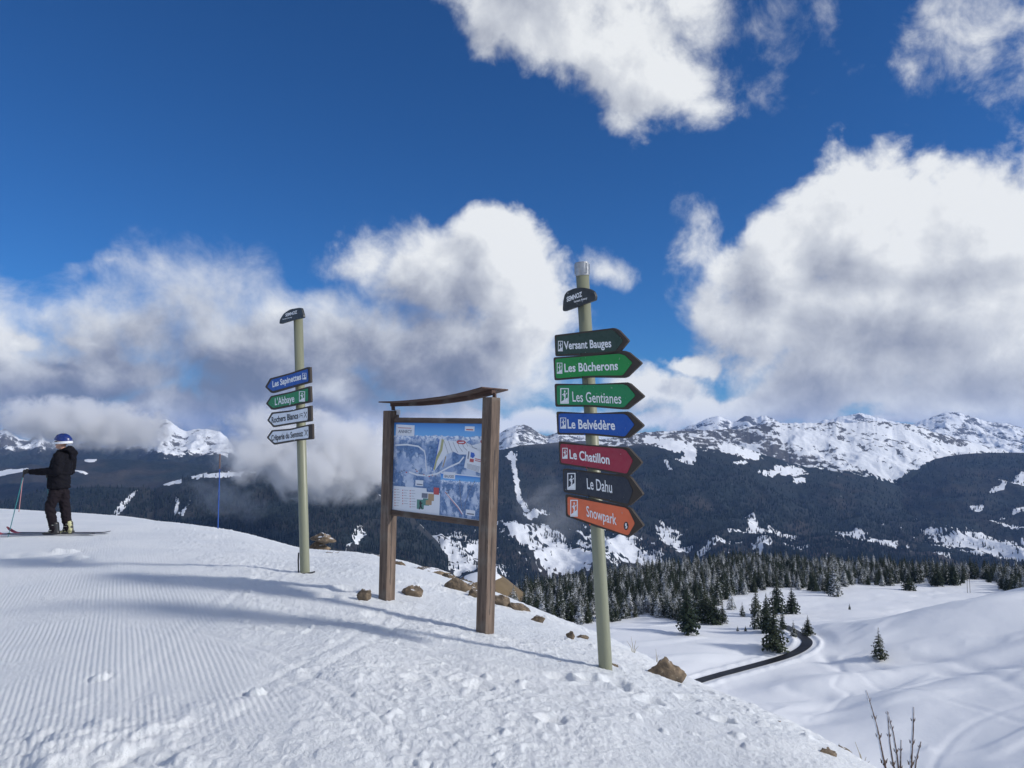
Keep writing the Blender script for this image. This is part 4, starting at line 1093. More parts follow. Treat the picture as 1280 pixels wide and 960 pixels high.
for (x, y) in ((110,470),(130,462),(150,480),(240,470),(262,488),(300,500),(320,508),(345,515),(372,505),(400,512),(230,455),(95,480)):
    fl('village_dot', Q([(x,y),(x+9,y-3),(x+16,y+5),(x+6,y+10)]), .0134, M_redink if x % 3 == 0 else M_greyink)
fl('run_badge', Q([(585,222),(600,208),(655,210),(670,228),(652,243),(600,240)]), .0136, M_redink); fl('run_badge', Q([(605,224),(650,220),(652,230),(607,232)]), .0140, M_paper)
fl('run_badge', Q([(790,215),(800,206),(812,208),(812,235),(798,233)]), .0136, M_redink)
fl('map_label', Q([(70,72),(228,80),(225,175),(66,165)]), .0136, M_paper); put_text(fb, panel, 'ANNECY', *Q([(88,144),(206,147)]), 3.8, M_greyink, .0146, .02)
fl('text_line', Q([(86,98),(200,102),(200,107),(86,103)]), .0146, M_redink)
fl('map_label', Q([(660,88),(742,90),(741,132),(658,128)]), .0136, M_paper); fl('text_line', Q([(670,112),(730,114),(730,123),(670,121)]), .0146, M_redink)
fl('map_label', Q([(236,548),(303,552),(300,602),(233,597)]), .0136, M_paper); fl('text_line', Q([(246,580),(296,584),(296,593),(246,589)]), .0146, M_greyink)
leg = fl('legend_panel', Q([(48,598),(330,620),(332,650),(447,662),(442,868),(38,800)]), .0136, M_paper)
bm = bmesh.new(); bm2 = bmesh.new(); rr = random.Random(3)
for cx, y0, n_ in ((56,625,7),(122,632,6),(186,636,7)):
    for k in range(n_):
        y = y0 + k*23; 
        bm.faces.new([bm.verts.new((*fb.uv(*p, .0146), .0146)) for p in Q([(cx,y),(cx+8,y+1),(cx+8,y+9),(cx,y+8)])])
        L_ = rr.uniform(20, 40)
        bm2.faces.new([bm2.verts.new((*fb.uv(*p, .0146), .0146)) for p in Q([(cx+14,y+2),(cx+14+L_,y+4),(cx+14+L_,y+6.5),(cx+14,y+4.5)])])
bm_obj('legend_symbols', bm, M_redink, panel)['kind'] = 'stuff'; bm_obj('legend_text', bm2, M_greyink, panel)['kind'] = 'stuff'
for (q, m_) in (((248,715,60,80), M_gr), ((300,705,55,60), M_gr), ((345,665,50,60), M_or), ((392,612,46,60), M_redink), ((290,660,50,40), M_greyink), ((325,720,50,40), M_or)):
    x, y, w, h = q; fl('picture_tile', Q([(x,y),(x+w,y+4),(x+w-2,y+h+4),(x-2,y+h)]), .0140+.0004*(x % 3), m_)
fl('skier_print', Q([(272,728),(284,730),(288,745),(296,742),(297,748),(286,756),(288,775),(298,800),(292,802),(280,780),(270,802),(264,800),(272,770),(268,750)]), .0160, M_ink)
inset = fl('inset_map', Q([(456,482),(812,520),(800,900),(444,852)]), .0138, M_paper)
m2 = M_map.copy(); m2.name = 'printed inset panorama'
bm = bmesh.new(); prism(bm, face_poly(fb, Q([(462,492),(807,526),(796,892),(449,846)])), .0139, .0144); bm_obj('inset_print', bm, m2, panel)
fl('map_label', Q([(476,476),(578,484),(574,543),(472,532)]), .0150, M_paper); put_text(fb, panel, 'BAUGES', *Q([(485,526),(564,530)]), 3.2, M_greyink, .0158, .02)
fl('map_label', Q([(668,800),(748,812),(745,860),(665,848)]), .0150, M_paper); fl('text_line', Q([(675,830),(738,839),(738,850),(675,841)]), .0158, M_greyink)
line(Q([(615,545),(617,640),(625,740),(640,830)]), .004, .0152, M_greyink); line(Q([(490,650),(540,710),(600,780),(640,840)]), .009, .0152, M_paper); line(Q([(488,650),(538,712),(598,783),(636,845)]), .003, .0156, M_redink)
line(Q([(745,555),(700,640),(665,740),(650,820)]), .003, .0152, M_greyink); line(Q([(500,640),(530,632),(515,665),(490,655)]), .003, .0154, M_ink)
# notice sheet pinned on at a slant
sh = fprism('notice_sheet', Z6([(572,398),(659,438),(643,556),(549,524)]), .018, .020, M_paper, board); sh['label'] = 'white notice sheet pinned on aslant'
def fl2(pts, m_, nm): 
    bm = bmesh.new(); bm.faces.new([bm.verts.new((*fb.uv(*p, .0212), .0212)) for p in Z6(pts)]); bm_obj(nm, bm, m_, sh)
fl2([(588,435),(606,440),(612,455),(600,470),(585,462)], M_blueink, 'emblem'); fl2([(583,472),(606,476),(603,494),(580,490)], M_redink, 'emblem')
fl2([(574,430),(580,432),(574,475),(568,473)], M_greyink, 'print_bar')
for k in range(5): fl2([(566,500+k*6),(640-k*2,520+k*6.5),(640-k*2,522+k*6.5),(566,502+k*6)], M_greyink, 'text_line')
for k in range(2): fl2([(612,470+k*10),(645,478+k*10),(645,482+k*10),(612,475+k*10)], M_redink, 'text_line')
fprism('label_plate', Z6([(150,192),(182,192),(182,222),(150,222)]), -.02, -.012, M_paper, board)
# curved canopy: a bent board lying across the two posts, deep in the direction the panel faces
prof = [(x, y) for x, y in ((132,150),(220,148),(300,143),(400,133),(500,120),(580,105),(650,88),(722,68))]
top2 = [fb.uv(*p) for p in Z6(prof)]
bm = bmesh.new(); prev = None
for i, p in enumerate(top2):
    cur = [bm.verts.new((p.x, p.y+dz, zz)) for (dz, zz) in ((.0,.17),(.0,-.20),(-.012,-.20),(-.012,.17))]
    if prev:
        for k in range(4): bm.faces.new((prev[k], prev[(k+1) % 4], cur[(k+1) % 4], cur[k]))
    else: bm.faces.new(cur)
    prev = cur
bm.faces.new(prev)
o = bm_obj('canopy', bm, M_roof, board, smooth=False); o.matrix_local = rel(fb, base)
bot = [fb.uv(*p) for p in Z6([(135,174),(300,170),(400,162),(500,150),(580,138),(650,123),(716,103)])]
topi = [fb.uv(*p) for p in Z6([(135,153),(300,146),(400,136),(500,123),(580,108),(650,91),(716,73)])]
bm = bmesh.new(); prism(bm, bot + topi[::-1], -.03, .02)
o = bm_obj('canopy_beam', bm, M_roof, board); o.matrix_local = rel(fb, base)
for q in ([(132,170),(146,170),(147,196),(134,196)], [(711,98),(726,96),(727,124),(712,124)]):
    fprism('bracket', Z6(q), -.014, .006, M_roof, board)
# ================================================================== SKIER
def skin_obj(name, verts, edges, radii, mat, parent, sub=2, smooth=True, root=0):
    me = bpy.data.meshes.new(name); me.from_pydata(verts, edges, []); me.materials.append(mat)
    o = bpy.data.objects.new(name, me); C.objects.link(o)
    me.skin_vertices or None
    md = o.modifiers.new('skin', 'SKIN'); md.use_smooth_shade = smooth
    bpy.context.view_layer.objects.active = o
    if not me.skin_vertices:
        bm = bmesh.new(); bm.from_mesh(me); bm.verts.layers.skin.verify(); bm.to_mesh(me); bm.free()
    sv = me.skin_vertices[0].data
    for i, r in enumerate(radii):
        sv[i].radius = (r, r) if not hasattr(r, '__len__') else r
        sv[i].use_root = (i == root)
    ms = o.modifiers.new('sub', 'SUBSURF'); ms.levels = sub; ms.render_levels = sub
    bpy.context.view_layer.update()
    m2 = bpy.data.meshes.new_from_object(o.evaluated_get(bpy.context.evaluated_depsgraph_get()))
    bpy.data.objects.remove(o)
    for p in m2.polygons: p.use_smooth = True
    m2.name = name
    return link(name, m2, parent)
fp = hp(76, 667.5); fp.z = float(hill_z(fp.x, fp.y))+.012
person = empty('person', fp); tag(person, 'skier in black jacket, dark trousers and blue helmet, standing side on with poles', 'person')
# local: x = where the skier faces (world -x), y = towards the camera side, z up
person.rotation_euler = (0, 0, math.pi)
def S(x, y, s=0.0): return ((430-x)*.00258, s, (826-y)*.00258)
M_skin = simple_mat('skin', (.48,.27,.19), .5, var=.08)
M_jack = simple_mat('black shell fabric', (.007,.007,.011), .8, spec=.12, var=.3, nscale=14, bump=.01, bscale=9)
M_trou = simple_mat('dark aubergine shell trousers', (.014,.011,.015), .8, spec=.12, var=.3, nscale=14, bump=.008, bscale=9)
M_helm = simple_mat('dark blue helmet shell', (.012,.030,.16), .28, var=.1); M_band = simple_mat('white strap', (.70,.72,.76), .5)
M_boot = simple_mat('black boot plastic', (.02,.02,.022), .35); M_boot2, T_, b_ = new_mat('black and pale yellow boot plastic'); tc_ = T_.new('ShaderNodeTexCoord'); T_.put(b_.inputs['Base Color'], T_.mix(T_.step(T_.noise(tc_.outputs['Object'], 16, 2, .5).outputs['Fac'], .44, .50), rgb(.03,.03,.03), rgb(.50,.49,.27)))
M_glove = simple_mat('black glove', (.012,.012,.014), .7, var=.3, nscale=30); M_gogg = simple_mat('amber goggle lens', (.30,.17,.05), .12, var=.1)
nr_, fr_ = .10, -.10     # near leg (camera side is +y after the half turn: world -y = local +y)
def capsules(name, L, voxel, mat, parent, smooth=5, folds=0.0, fsc=9.0, seed=0):
    """ellipsoid-ended limbs fused into one skin: L = (p0, r0, p1, r1); radii may be (along, across, up)"""
    AV, AF = [], []
    for p0, r0, p1, r1 in L:
        bm = bmesh.new()
        for p, r in ((p0, r0), (p1, r1)):
            r = r if hasattr(r, '__len__') else (r, r, r)
            q = bmesh.ops.create_icosphere(bm, subdivisions=2, radius=1.0)['verts']
            bmesh.ops.transform(bm, matrix=Matrix.Translation(p) @ Matrix.Diagonal((*r, 1)), verts=q)
        pts_ = [v.co.copy() for v in bm.verts]; bm.free(); bm = bmesh.new()
        vs = [bm.verts.new(c) for c in pts_]
        bmesh.ops.convex_hull(bm, input=vs)
        bm.verts.index_update(); bm.verts.ensure_lookup_table(); k0 = len(AV)
        AV += [tuple(v.co) for v in bm.verts]; AF += [tuple(v.index+k0 for v in f.verts) for f in bm.faces]; bm.free()
    bm = bmesh.new(); vv = [bm.verts.new(c) for c in AV]
    for f in AF: bm.faces.new([vv[i] for i in f])
    bmesh.ops.delete(bm, geom=[v for v in bm.verts if not v.link_faces], context='VERTS')
    bmesh.ops.recalc_face_normals(bm, faces=bm.faces)
    me = bpy.data.meshes.new(name); bm.to_mesh(me); bm.free()
    o = bpy.data.objects.new(name, me); C.objects.link(o)
    md = o.modifiers.new('r', 'REMESH'); md.mode = 'VOXEL'; md.voxel_size = voxel; md.use_smooth_shade = True
    ms = o.modifiers.new('s', 'SMOOTH'); ms.iterations = smooth; ms.factor = .5
    bpy.context.view_layer.update()
    m2 = bpy.data.meshes.new_from_object(o.evaluated_get(bpy.context.evaluated_depsgraph_get())); bpy.data.objects.remove(o)
    n = len(m2.vertices); co = np.empty(n*3, dtype=np.float32); m2.vertices.foreach_get('co', co); co = co.reshape(-1, 3).astype(float)
    if folds:
        no = np.empty(n*3, dtype=np.float32); m2.vertices.foreach_get('normal', no); no = no.reshape(-1, 3)
        k = ridged(co[:, 0]*fsc*.8 + co[:, 1]*fsc*.5, co[:, 2]*fsc*1.3 - co[:, 0]*fsc*.6 + seed, 3, .55, 60+seed)-.5
        co = co + no*(k*folds)[:, None]; m2.vertices.foreach_set('co', co.astype(np.float32).ravel()); m2.update()
    m2.polygons.foreach_set('use_smooth', np.ones(len(m2.polygons), dtype=bool))
    m2.materials.clear(); m2.materials.append(mat); m2.name = name
    return link(name, m2, parent)
capsules('body', [
  (S(412,190), (.088,.076,.105), S(400,214), (.068,.060,.070)), (S(388,232), (.030,.034,.026), S(402,222), (.05,.05,.05)), (S(366,214), (.012,.013,.012), S(378,202), (.016,.016,.02)),
  (S(372,229), (.014,.026,.010), S(385,226), (.03,.035,.02)), (S(424,204,.078), (.018,.010,.030), S(424,204,-.078), (.018,.010,.030)),
  (S(414,215), .05, S(424,262), .058), (S(426,300), (.10,.16,.10), S(404,500), (.10,.14,.08)),
  (S(436,290,.17), .05, S(425,395,.24), .042), (S(425,395,.24), .042, S(262,398,.20), .032), (S(436,290,-.17), .05, S(420,395,-.23), .042), (S(420,395,-.23), .042, S(330,402,-.16), .032),
  (S(402,510,.08), .08, S(370,640,.10), .055), (S(370,640,.10), .055, S(406,790,.10), .042), (S(412,510,-.08), .08, S(430,640,-.09), .055), (S(430,640,-.09), .055, S(456,790,-.09), .042)],
  .011, M_skin, person, 3)
capsules('jacket', [
  (S(402,508), (.185,.215,.035), S(402,430), (.18,.21,.06)), (S(402,430), (.18,.21,.06), S(416,330), (.18,.20,.08)), (S(416,330), (.18,.20,.08), S(425,282), (.165,.19,.06)),
  (S(427,277), (.14,.17,.05), S(420,254), (.105,.11,.035)),
  (S(436,296,.185), .10, S(440,392,.235), .085), (S(440,392,.235), .085, S(248,397,.19), .046), (S(436,296,-.185), .10, S(425,395,-.235), .085), (S(425,395,-.235), .085, S(325,404,-.17), .046)],
  .0135, M_jack, person, 4, .022, 9.0, 1)
capsules('trousers', [
  (S(402,480), (.15,.17,.08), S(404,535), (.145,.15,.08)), (S(398,545,.08), .108, S(370,642,.10), .088), (S(370,642,.10), .088, S(406,792,.10), .074),
  (S(416,545,-.08), .108, S(430,642,-.09), .088), (S(430,642,-.09), .088, S(456,788,-.09), .074)], .0135, M_trou, person, 4, .024, 8.0, 2)
capsules('hood', [(S(428,254), (.08,.115,.035), S(466,242), (.075,.13,.06)), (S(466,242), (.075,.13,.06), S(498,268), (.055,.10,.06)), (S(498,268), (.055,.10,.06), S(488,302), (.03,.08,.03))], .0135, M_jack, person, 4, .016, 11.0, 3)
def ell(name, c, r, mat, parent, rot=None, cut=None, seg=20):
    bm = bmesh.new(); bmesh.ops.create_uvsphere(bm, u_segments=seg, v_segments=seg//2, radius=1)
    if cut is not None: bmesh.ops.delete(bm, geom=[v for v in bm.verts if v.co.z < cut], context='VERTS')
    M = Matrix.Translation(c) @ (rot.to_matrix().to_4x4() if rot else Matrix()) @ Matrix.Diagonal((*r, 1))
    bmesh.ops.transform(bm, matrix=M, verts=bm.verts); return bm_obj(name, bm, mat, parent, smooth=True)
hel = ell('helmet', S(420,183), (.158,.122,.135), M_helm, person, Euler((0, R(-8), 0)), cut=-.12)
for k in range(3): ell('vent', (S(420,183)[0]-.02+.05*k, .05, S(0,183)[2]+.118-.01*k), (.02,.006,.012), M_ink, hel, seg=8)
bm = bmesh.new(); c0_ = Vector(S(420,190)); 
pts = [c0_ + Vector((.152*math.cos(t), .125*math.sin(t), -.018-.012*math.cos(t))) for t in np.linspace(.55, 2*math.pi-.55, 26)]
prev = None
for p in pts:
    d = (p-c0_); d.z = 0; d.normalize()
    cur = [bm.verts.new(p + d*.006 + Vector((0,0,.021))), bm.verts.new(p + d*.006 - Vector((0,0,.021)))]
    if prev: bm.faces.new((prev[0], prev[1], cur[1], cur[0]))
    prev = cur
bm_obj('goggle_strap', bm, M_band, hel)
gg = ell('goggles', S(378,197), (.035,.082,.040), M_gogg, person); ell('goggle_frame', S(384,197), (.030,.086,.046), M_ink, gg)
def hand(name, root, d, mat):
    """mitt-thick glove: palm, four curled fingers, thumb, closed round a grip that points down"""
    root = Vector(root); V = [root, root + Vector((.04, 0, 0)), root + Vector((.085, 0, .004))]; E = [(0,1),(1,2)]; Rr = [.038,(.046,.034),(.044,.030)]
    for k, (zz, L) in enumerate(((.026,.034),(.009,.040),(-.009,.038),(-.026,.030))):
        b = len(V); p = root + Vector((.085, d*.006, zz))
        V += [p, p + Vector((L, d*.004, 0)), p + Vector((L+.004, -d*.028, -.002)), p + Vector((L-.024, -d*.038, -.004))]; Rr += [.014,.0135,.013,.012]
        E += [(2,b),(b,b+1),(b+1,b+2),(b+2,b+3)]
    b = len(V); V += [root + Vector((.045, -d*.02, .036)), root + Vector((.085, -d*.034, .045)), root + Vector((.11, -d*.042, .030))]; Rr += [.016,.015,.013]; E += [(1,b),(b,b+1),(b+1,b+2)]
    return skin_obj(name, [tuple(v) for v in V], E, Rr, mat, person, 2)
hand('glove', S(246,397,.19), 1, M_glove); hand('glove', S(322,405,-.16), -1, M_glove)
def boot(x, s, mat, label=None):
    o = capsules('ski_boot', [(S(x+22,814,s), (.052,.050,.034), S(x-64,819,s), (.045,.046,.026)), (S(x+16,805,s), (.058,.052,.03), S(x+4,748,s), (.072,.066,.03)), (S(x-20,806,s), (.05,.048,.03), S(x-2,775,s), (.06,.058,.03))], .009, mat, person, 3)
    if label: o['label'] = label
    for k, (bx, by) in enumerate(((x-34,806),(x-14,796),(x-6,776),(x-2,760))):
        bm = bmesh.new(); add_box(bm, S(bx, by, s+.058), (.055, .012, .010), bevel=.002); bm_obj('buckle', bm, M_buck, o)
M_buck = simple_mat('pale buckle', (.55,.56,.50), .3, metal=.6)
boot(404, .10, M_boot); boot(458, -.09, M_boot2, 'boot with pale yellow panels')
def ski(tipx, tailx, s, red_to, label, dz=0):
    o = empty('ski', fp + Vector((0, 0, -.012))); o.rotation_euler = (0, 0, math.pi); tag(o, label, 'ski')
    def part(name, xa, xb, mat, z0=.018):
        bm = bmesh.new(); prev = None; n = 14
        for i in range(n+1):
            x = xa + (xb-xa)*i/n; f = (430-x)*.00258
            q = (x-tipx)/(tailx-tipx); w = .052 - .02*math.sin(math.pi*min(1, max(0, q)))
            lift = .10*max(0, 1-q/.10)**1.6 + .02*max(0, (q-.95)/.05)
            w *= min(1, .35+q/.05)
            cur = [bm.verts.new((f, s+a*w, z0+lift+b*.012)) for a, b in ((-1,0),(1,0),(1,1),(-1,1))]
            if prev:
                for k in range(4): bm.faces.new((prev[k], prev[(k+1) % 4], cur[(k+1) % 4], cur[k]))
            else: bm.faces.new(cur)
            prev = cur
        bm.faces.new(prev); return bm_obj(name, bm, mat, o)
    part('shovel', tipx, red_to, M_skired); part('ski_body', red_to, tailx, M_skidark)
    for xx in (380, 480):
        bm = bmesh.new(); add_box(bm, (*((430-xx)*.00258 + 0, s), .042), (.09, .07, .026), bevel=.005); bm_obj('binding', bm, M_boot, o)
    return o
M_skired = simple_mat('red ski topsheet', (.42,.03,.03), .35, var=.3); M_skidark = simple_mat('dark grey ski topsheet', (.05,.05,.06), .4, var=.5, nscale=9)
ski(30, 745, -.10, 130, 'far ski of the pair under the skier, its red tip in front of the pole')
ski(-25, 700, .105, 62, 'near ski under the skier, with its red tip cut by the photo edge')
M_teal = simple_mat('teal pole shaft', (.03,.20,.22), .35); M_pink = simple_mat('faded pink pole', (.45,.22,.22), .5); M_cork = simple_mat('black pole grip', (.02,.02,.02), .6)
def ski_pole(a, b, label):
    a = Vector(a); b = Vector(b); o = empty('ski_pole', fp); o.rotation_euler = (0, 0, math.pi); tag(o, label, 'ski pole', 'poles of the skier')
    bm = bmesh.new(); add_tube(bm, [a, b], [.0085, .006], 8); bm_obj('shaft', bm, M_teal, o)
    d = (a-b).normalized(); bm = bmesh.new(); add_tube(bm, [a+d*.03, a-d*.02, a-d*.11], [.019, .016, .013], 8); bm_obj('grip', bm, M_cork, o)
    bm = bmesh.new(); r = bmesh.ops.create_cone(bm, cap_ends=True, segments=12, radius1=.035, radius2=.02, depth=.012); bmesh.ops.translate(bm, verts=r['verts'], vec=b+d*.07); bm_obj('basket', bm, M_cork, o)
ski_pole(S(207,392,.20), S(126,838,.24), 'teal ski pole held out in front of the skier, tip beside the red ski tip')
ski_pole(S(278,402,-.15), S(312,815,-.20), 'second ski pole, in the far hand, its lower end showing in front of the boots')
# slope marker stakes
def stake(px, py, hpx, r, m1, m2, frac, label, name='marker_stake', tilt=0.0, Y=None):
    if Y is None: p = hp(px, py)
    else: p = P(px, py, Y)
    p.z = float(hill_z(p.x, p.y)); h = hpx*p.y/960
    o = empty(name, p); tag(o, label, 'marker stake'); t = Vector((tilt*h, 0, h))
    bm = bmesh.new(); add_tube(bm, [Vector((0,0,-.3)), t*frac], [r, r*.9], 8); bm_obj('shaft', bm, m1, o)
    bm = bmesh.new(); add_tube(bm, [t*frac, t], [r*1.25, r*1.2], 8); bm_obj('top_band', bm, m2, o)
M_bluep = simple_mat('blue marker stake', (.02,.08,.34), .5); M_orng = simple_mat('faded rusty stake top', (.13,.085,.075), .7)
stake(272.5, 659.5, 92, .015, M_bluep, M_orng, .80, 'thin blue marker stake with a dull rusty top at the edge of the snow', tilt=.0, Y=19.4)
stake(23, 636, 42, .012, M_pink, M_pink, .9, 'short faded pink stake on the crest behind the hand of the skier', tilt=.09, Y=24.)

# ================================================================== ROCKS
def mat_rock():
    m, T, b = new_mat('ochre limestone'); g = T.new('ShaderNodeNewGeometry'); tc = T.new('ShaderNodeTexCoord')
    n = T.noise(tc.outputs['Object'], 7, 7, .68, .3); f = T.noise(tc.outputs['Object'], 30, 5, .7); big = T.noise(tc.outputs['Object'], 2.2, 3, .5)
    c = T.mix(T.step(n.outputs['Fac'], .35, .65), rgb(.070,.054,.040), rgb(.27,.20,.13))
    c = T.mix(T.m('MULTIPLY', T.step(big.outputs['Fac'], .5, .62), .6), c, rgb(.06,.048,.036))
    c = T.mix(T.m('MULTIPLY', T.step(f.outputs['Fac'], .62, .7), .6), c, rgb(.45,.40,.30))
    s = T.new('ShaderNodeSeparateXYZ'); T.put(s.inputs[0], g.outputs['Normal'])
    sn = T.step(T.m('ADD', s.outputs[2], T.m('MULTIPLY_ADD', n.outputs['Fac'], .9, -.45)), .88, .96)
    T.put(b.inputs['Base Color'], T.mix(sn, c, rgb(.8,.83,.88)))
    b.inputs['Roughness'].default_value = .85; bp = T.new('ShaderNodeBump'); bp.inputs['Distance'].default_value = .02; bp.inputs['Strength'].default_value = .8
    T.put(bp.inputs['Height'], T.m('ADD', n.outputs['Fac'], T.m('MULTIPLY', f.outputs['Fac'], .35))); T.l.new(bp.outputs[0], b.inputs['Normal']); return m
M_rock = mat_rock()
def rock(px, py, wpx, hpx, label, seed, flat=1.0, rot=0.0, group=None, sink=.35, tilt=0.0, name='rock', Y=None, deep=.8):
    p = hp(px, py) if Y is None else P(px, py, Y); p.z = float(hill_base(p.x, p.y)) if Y is None else p.z
    s = p.y/960; w = wpx*s/2; h = hpx*s/2
    bm = bmesh.new(); bmesh.ops.create_icosphere(bm, subdivisions=4, radius=1.0)
    rr = random.Random(seed); ox = rr.uniform(0, 50)
    # planes chip the ball into a block
    cuts = [(Vector((rr.uniform(-1,1), rr.uniform(-1,1), rr.uniform(-.6,1))).normalized(), rr.uniform(.42,.78)) for _ in range(12)]
    for v in bm.verts:
        c = v.co.copy()
        for n, d in cuts:
            q = c.dot(n)
            if q > d: c -= n*(q-d)*.97
        nn = float(perlin(c.x*2+ox, c.y*2+c.z*1.7, seed))*.11 + float(perlin(c.x*6+ox, c.y*6+c.z*5, seed+3))*.09 - .10*max(0, float(perlin(c.x*1.3+ox, c.z*7, seed+9))-.2)
        v.co = c*(1+nn)
    # sit it so that the visible height is hpx
    bmesh.ops.transform(bm, matrix=Matrix.Rotation(R(tilt), 4, 'Y') @ Matrix.Diagonal((w*1.25, w*deep*1.15, h*1.6, 1)) , verts=bm.verts)
    o = bm_obj(name, bm, M_rock, None, smooth=False)
    o.data.polygons.foreach_set('use_smooth', np.ones(len(o.data.polygons), dtype=bool))
    o.location = p + Vector((0, 0, h*(.90-sink)))
    o.rotation_euler = (0, 0, R(rot)); tag(o, label, 'rock', group); return o
rock(398, 685, 24, 12, 'lower block of the two stacked stones behind the signpost with white boards', 3, sink=.3)
rock(400, 677, 38, 9, 'flat capstone of the two stacked stones behind the signpost with white boards', 5, sink=-.1, Y=hp(399,684).y)
rock(418, 691, 20, 3, 'thin flat stone in the snow right of the stacked stones', 6, sink=.4)
rock(454, 746, 19, 11, 'small brown rock just left of the left wooden post', 7, sink=.35)
rock(512, 743, 28, 13, 'pyramid shaped rock between the two wooden posts', 9, sink=.3)
rock(477, 697, 20, 5, 'low stone on the crest touching the left wooden post', 10, sink=.3)
rock(500, 707, 17, 5, 'low flat stone on the crest right of the left wooden post', 11, sink=.3)
G_ = 'rocks in the outcrop along the crest'
rock(540, 717, 46, 9, 'long ochre slab at the left end of the outcrop on the crest', 12, group=G_, tilt=10, sink=.3)
rock(562, 725, 22, 9, 'small block next to the long slab in the crest outcrop', 13, group=G_, sink=.3)
rock(578, 741, 34, 19, 'rugged brown boulder left of the right wooden post in the crest outcrop', 14, group=G_, sink=.35, tilt=14)
rock(594, 748, 20, 11, 'smaller block squeezed against the right wooden post', 15, group=G_, sink=.35)
rock(590, 736, 22, 7, 'flat pale slab behind the rugged boulder by the right post', 25, group=G_, sink=.3, tilt=14)
rock(629, 759, 28, 19, 'ochre boulder just right of the right wooden post', 16, group=G_, tilt=26, sink=.35)
rock(650, 765, 26, 12, 'dark brown slab at the lower end of the crest outcrop', 17, group=G_, tilt=28, sink=.3)
rock(673, 778, 19, 11, 'lone wedge of ochre rock below the outcrop, left of the seven board signpost', 18, sink=.3)
rock(714, 798, 12, 8, 'small dark stone, left of a pair near the seven board signpost', 19, sink=.3)
rock(728, 798, 13, 6, 'small brown stone, right of a pair near the seven board signpost', 20, sink=.3)
rock(700, 829, 13, 3, 'sliver of dark stone in the snow left of the seven board pole', 21, sink=.4)
rock(766, 836, 11, 8, 'little dark stone against the foot of the seven board pole', 26, sink=.4)
rock(833, 850, 42, 28, 'big brown boulder on the crest right of the seven board signpost', 22, sink=.35, tilt=12, deep=.7)
rock(970, 908, 13, 7, 'small dark stone above a thin slab near the lower right crest', 23, sink=.3)
rock(978, 914, 30, 5, 'thin curved slab in the snow near the lower right crest', 24, sink=.35, tilt=14)
rock(1034, 945, 24, 9, 'dark triangular stone low on the crest by the bottom edge', 27, sink=.3, tilt=16)
rock(1058, 947, 26, 9, 'steep dark slab on the crest nearest the bare twigs', 28, sink=.3, tilt=34)

# ================================================================== BARE SHRUB in front, dry stalks on the crest
M_twig, T, b = new_mat('rimed twig bark'); g = T.new('ShaderNodeNewGeometry'); tc = T.new('ShaderNodeTexCoord')
n = T.noise(tc.outputs['Object'], 60, 4, .6); s = T.new('ShaderNodeSeparateXYZ'); T.put(s.inputs[0], g.outputs['Normal'])
# rime sits on the windward (left) side of every twig and on its upper end
gz = T.new('ShaderNodeSeparateXYZ'); T.put(gz.inputs[0], tc.outputs['Object'])
wind = T.m('ADD', T.m('MULTIPLY_ADD', s.outputs[0], -.55, 0), T.m('ADD', T.m('MULTIPLY_ADD', n.outputs['Fac'], .9, -.45), T.m('MULTIPLY_ADD', T.step(gz.outputs[2], .45, .85), .5, 0)))
T.put(b.inputs['Base Color'], T.mix(T.step(wind, .30, .46), T.mix(n.outputs['Fac'], rgb(.035,.022,.018), rgb(.14,.085,.06)), rgb(.78,.81,.86)))
b.inputs['Roughness'].default_value = .7
def P0(px, py): return P(px, py, 2.55)
sb = P(1118, 1010, 2.6); sb.z = float(hill_base(sb.x, sb.y))
shrub = empty('bare_shrub', sb); tag(shrub, 'leafless rimed shrub of thin upright twigs in the lower right corner', 'shrub')
def twig(pts, r, buds):
    W_ = [P0(*p)-sb for p in pts]; bm = bmesh.new(); n = len(W_); pl_ = [sb*0 + Vector((W_[0].x*.4, .03, min(0, W_[0].z-.25)))] + W_
    rad = [r*1.25] + [r*(1-.45*i/(n-1)) for i in range(n)]
    add_tube(bm, pl_, rad, 8)
    for t in buds:
        k = t*(n-1); i = min(int(k), n-2); p = W_[i].lerp(W_[i+1], k-i); d = (W_[i+1]-W_[i]).normalized()
        rr_ = r*(1-.45*t); add_tube(bm, [p-d*rr_*1.6, p-d*rr_*.2, p+d*rr_*1.2, p+d*rr_*2.2], [rr_*.9, rr_*1.55, rr_*1.45, rr_*.8], 8)
        for sd in (-1, 1):
            q = p + Vector((sd*rr_*1.3, 0, 0)); add_tube(bm, [q, q+Vector((sd*rr_*1.2, 0, rr_*2.8))], [rr_*.7, rr_*.15], 6)
    bm_obj('twig', bm, M_twig, shrub, smooth=True)
twig([(1110,975),(1103,945),(1096,910),(1089,885),(1082,863)], .0052, (.18,.42,.62,.86))
twig([(1122,975),(1116,955),(1112,930),(1110,905),(1108.5,889)], .0042, (.25,.6,.95))
twig([(1124,975),(1121,945),(1116,915),(1113,905),(1110,893)], .0040, (.3,.62,.8))
twig([(1125.5,975),(1125.5,950),(1126,925)], .0036, (.3,.75))
twig([(1138,975),(1139,945),(1141,912),(1141.5,884)], .0052, (.22,.5,.8))
twig([(1142,975),(1145,950),(1148,938),(1151,927)], .0034, (.4,.8))
def stalks(px, py, L, label, seed):
    p = hp(px, py); rr_ = random.Random(seed); o = empty('dry_stalk', p); tag(o, label, 'dry grass')
    for (dx, dz) in L:
        h = dz*p.y/960; x = dx*p.y/960; bm = bmesh.new()
        add_tube(bm, [(0,0,-.05), (x*.4, 0, h*.5), (x, 0, h)], [.004, .003, .0012], 5); bm_obj('stem', bm, M_straw, o)
M_straw = simple_mat('bleached grass stem', (.34,.30,.22), .8)
stalks(792, 816, ((-8,14),(-3,20),(3,15),(6,8)), 'forked dry stalk on the crest right of the seven board signpost', 1)
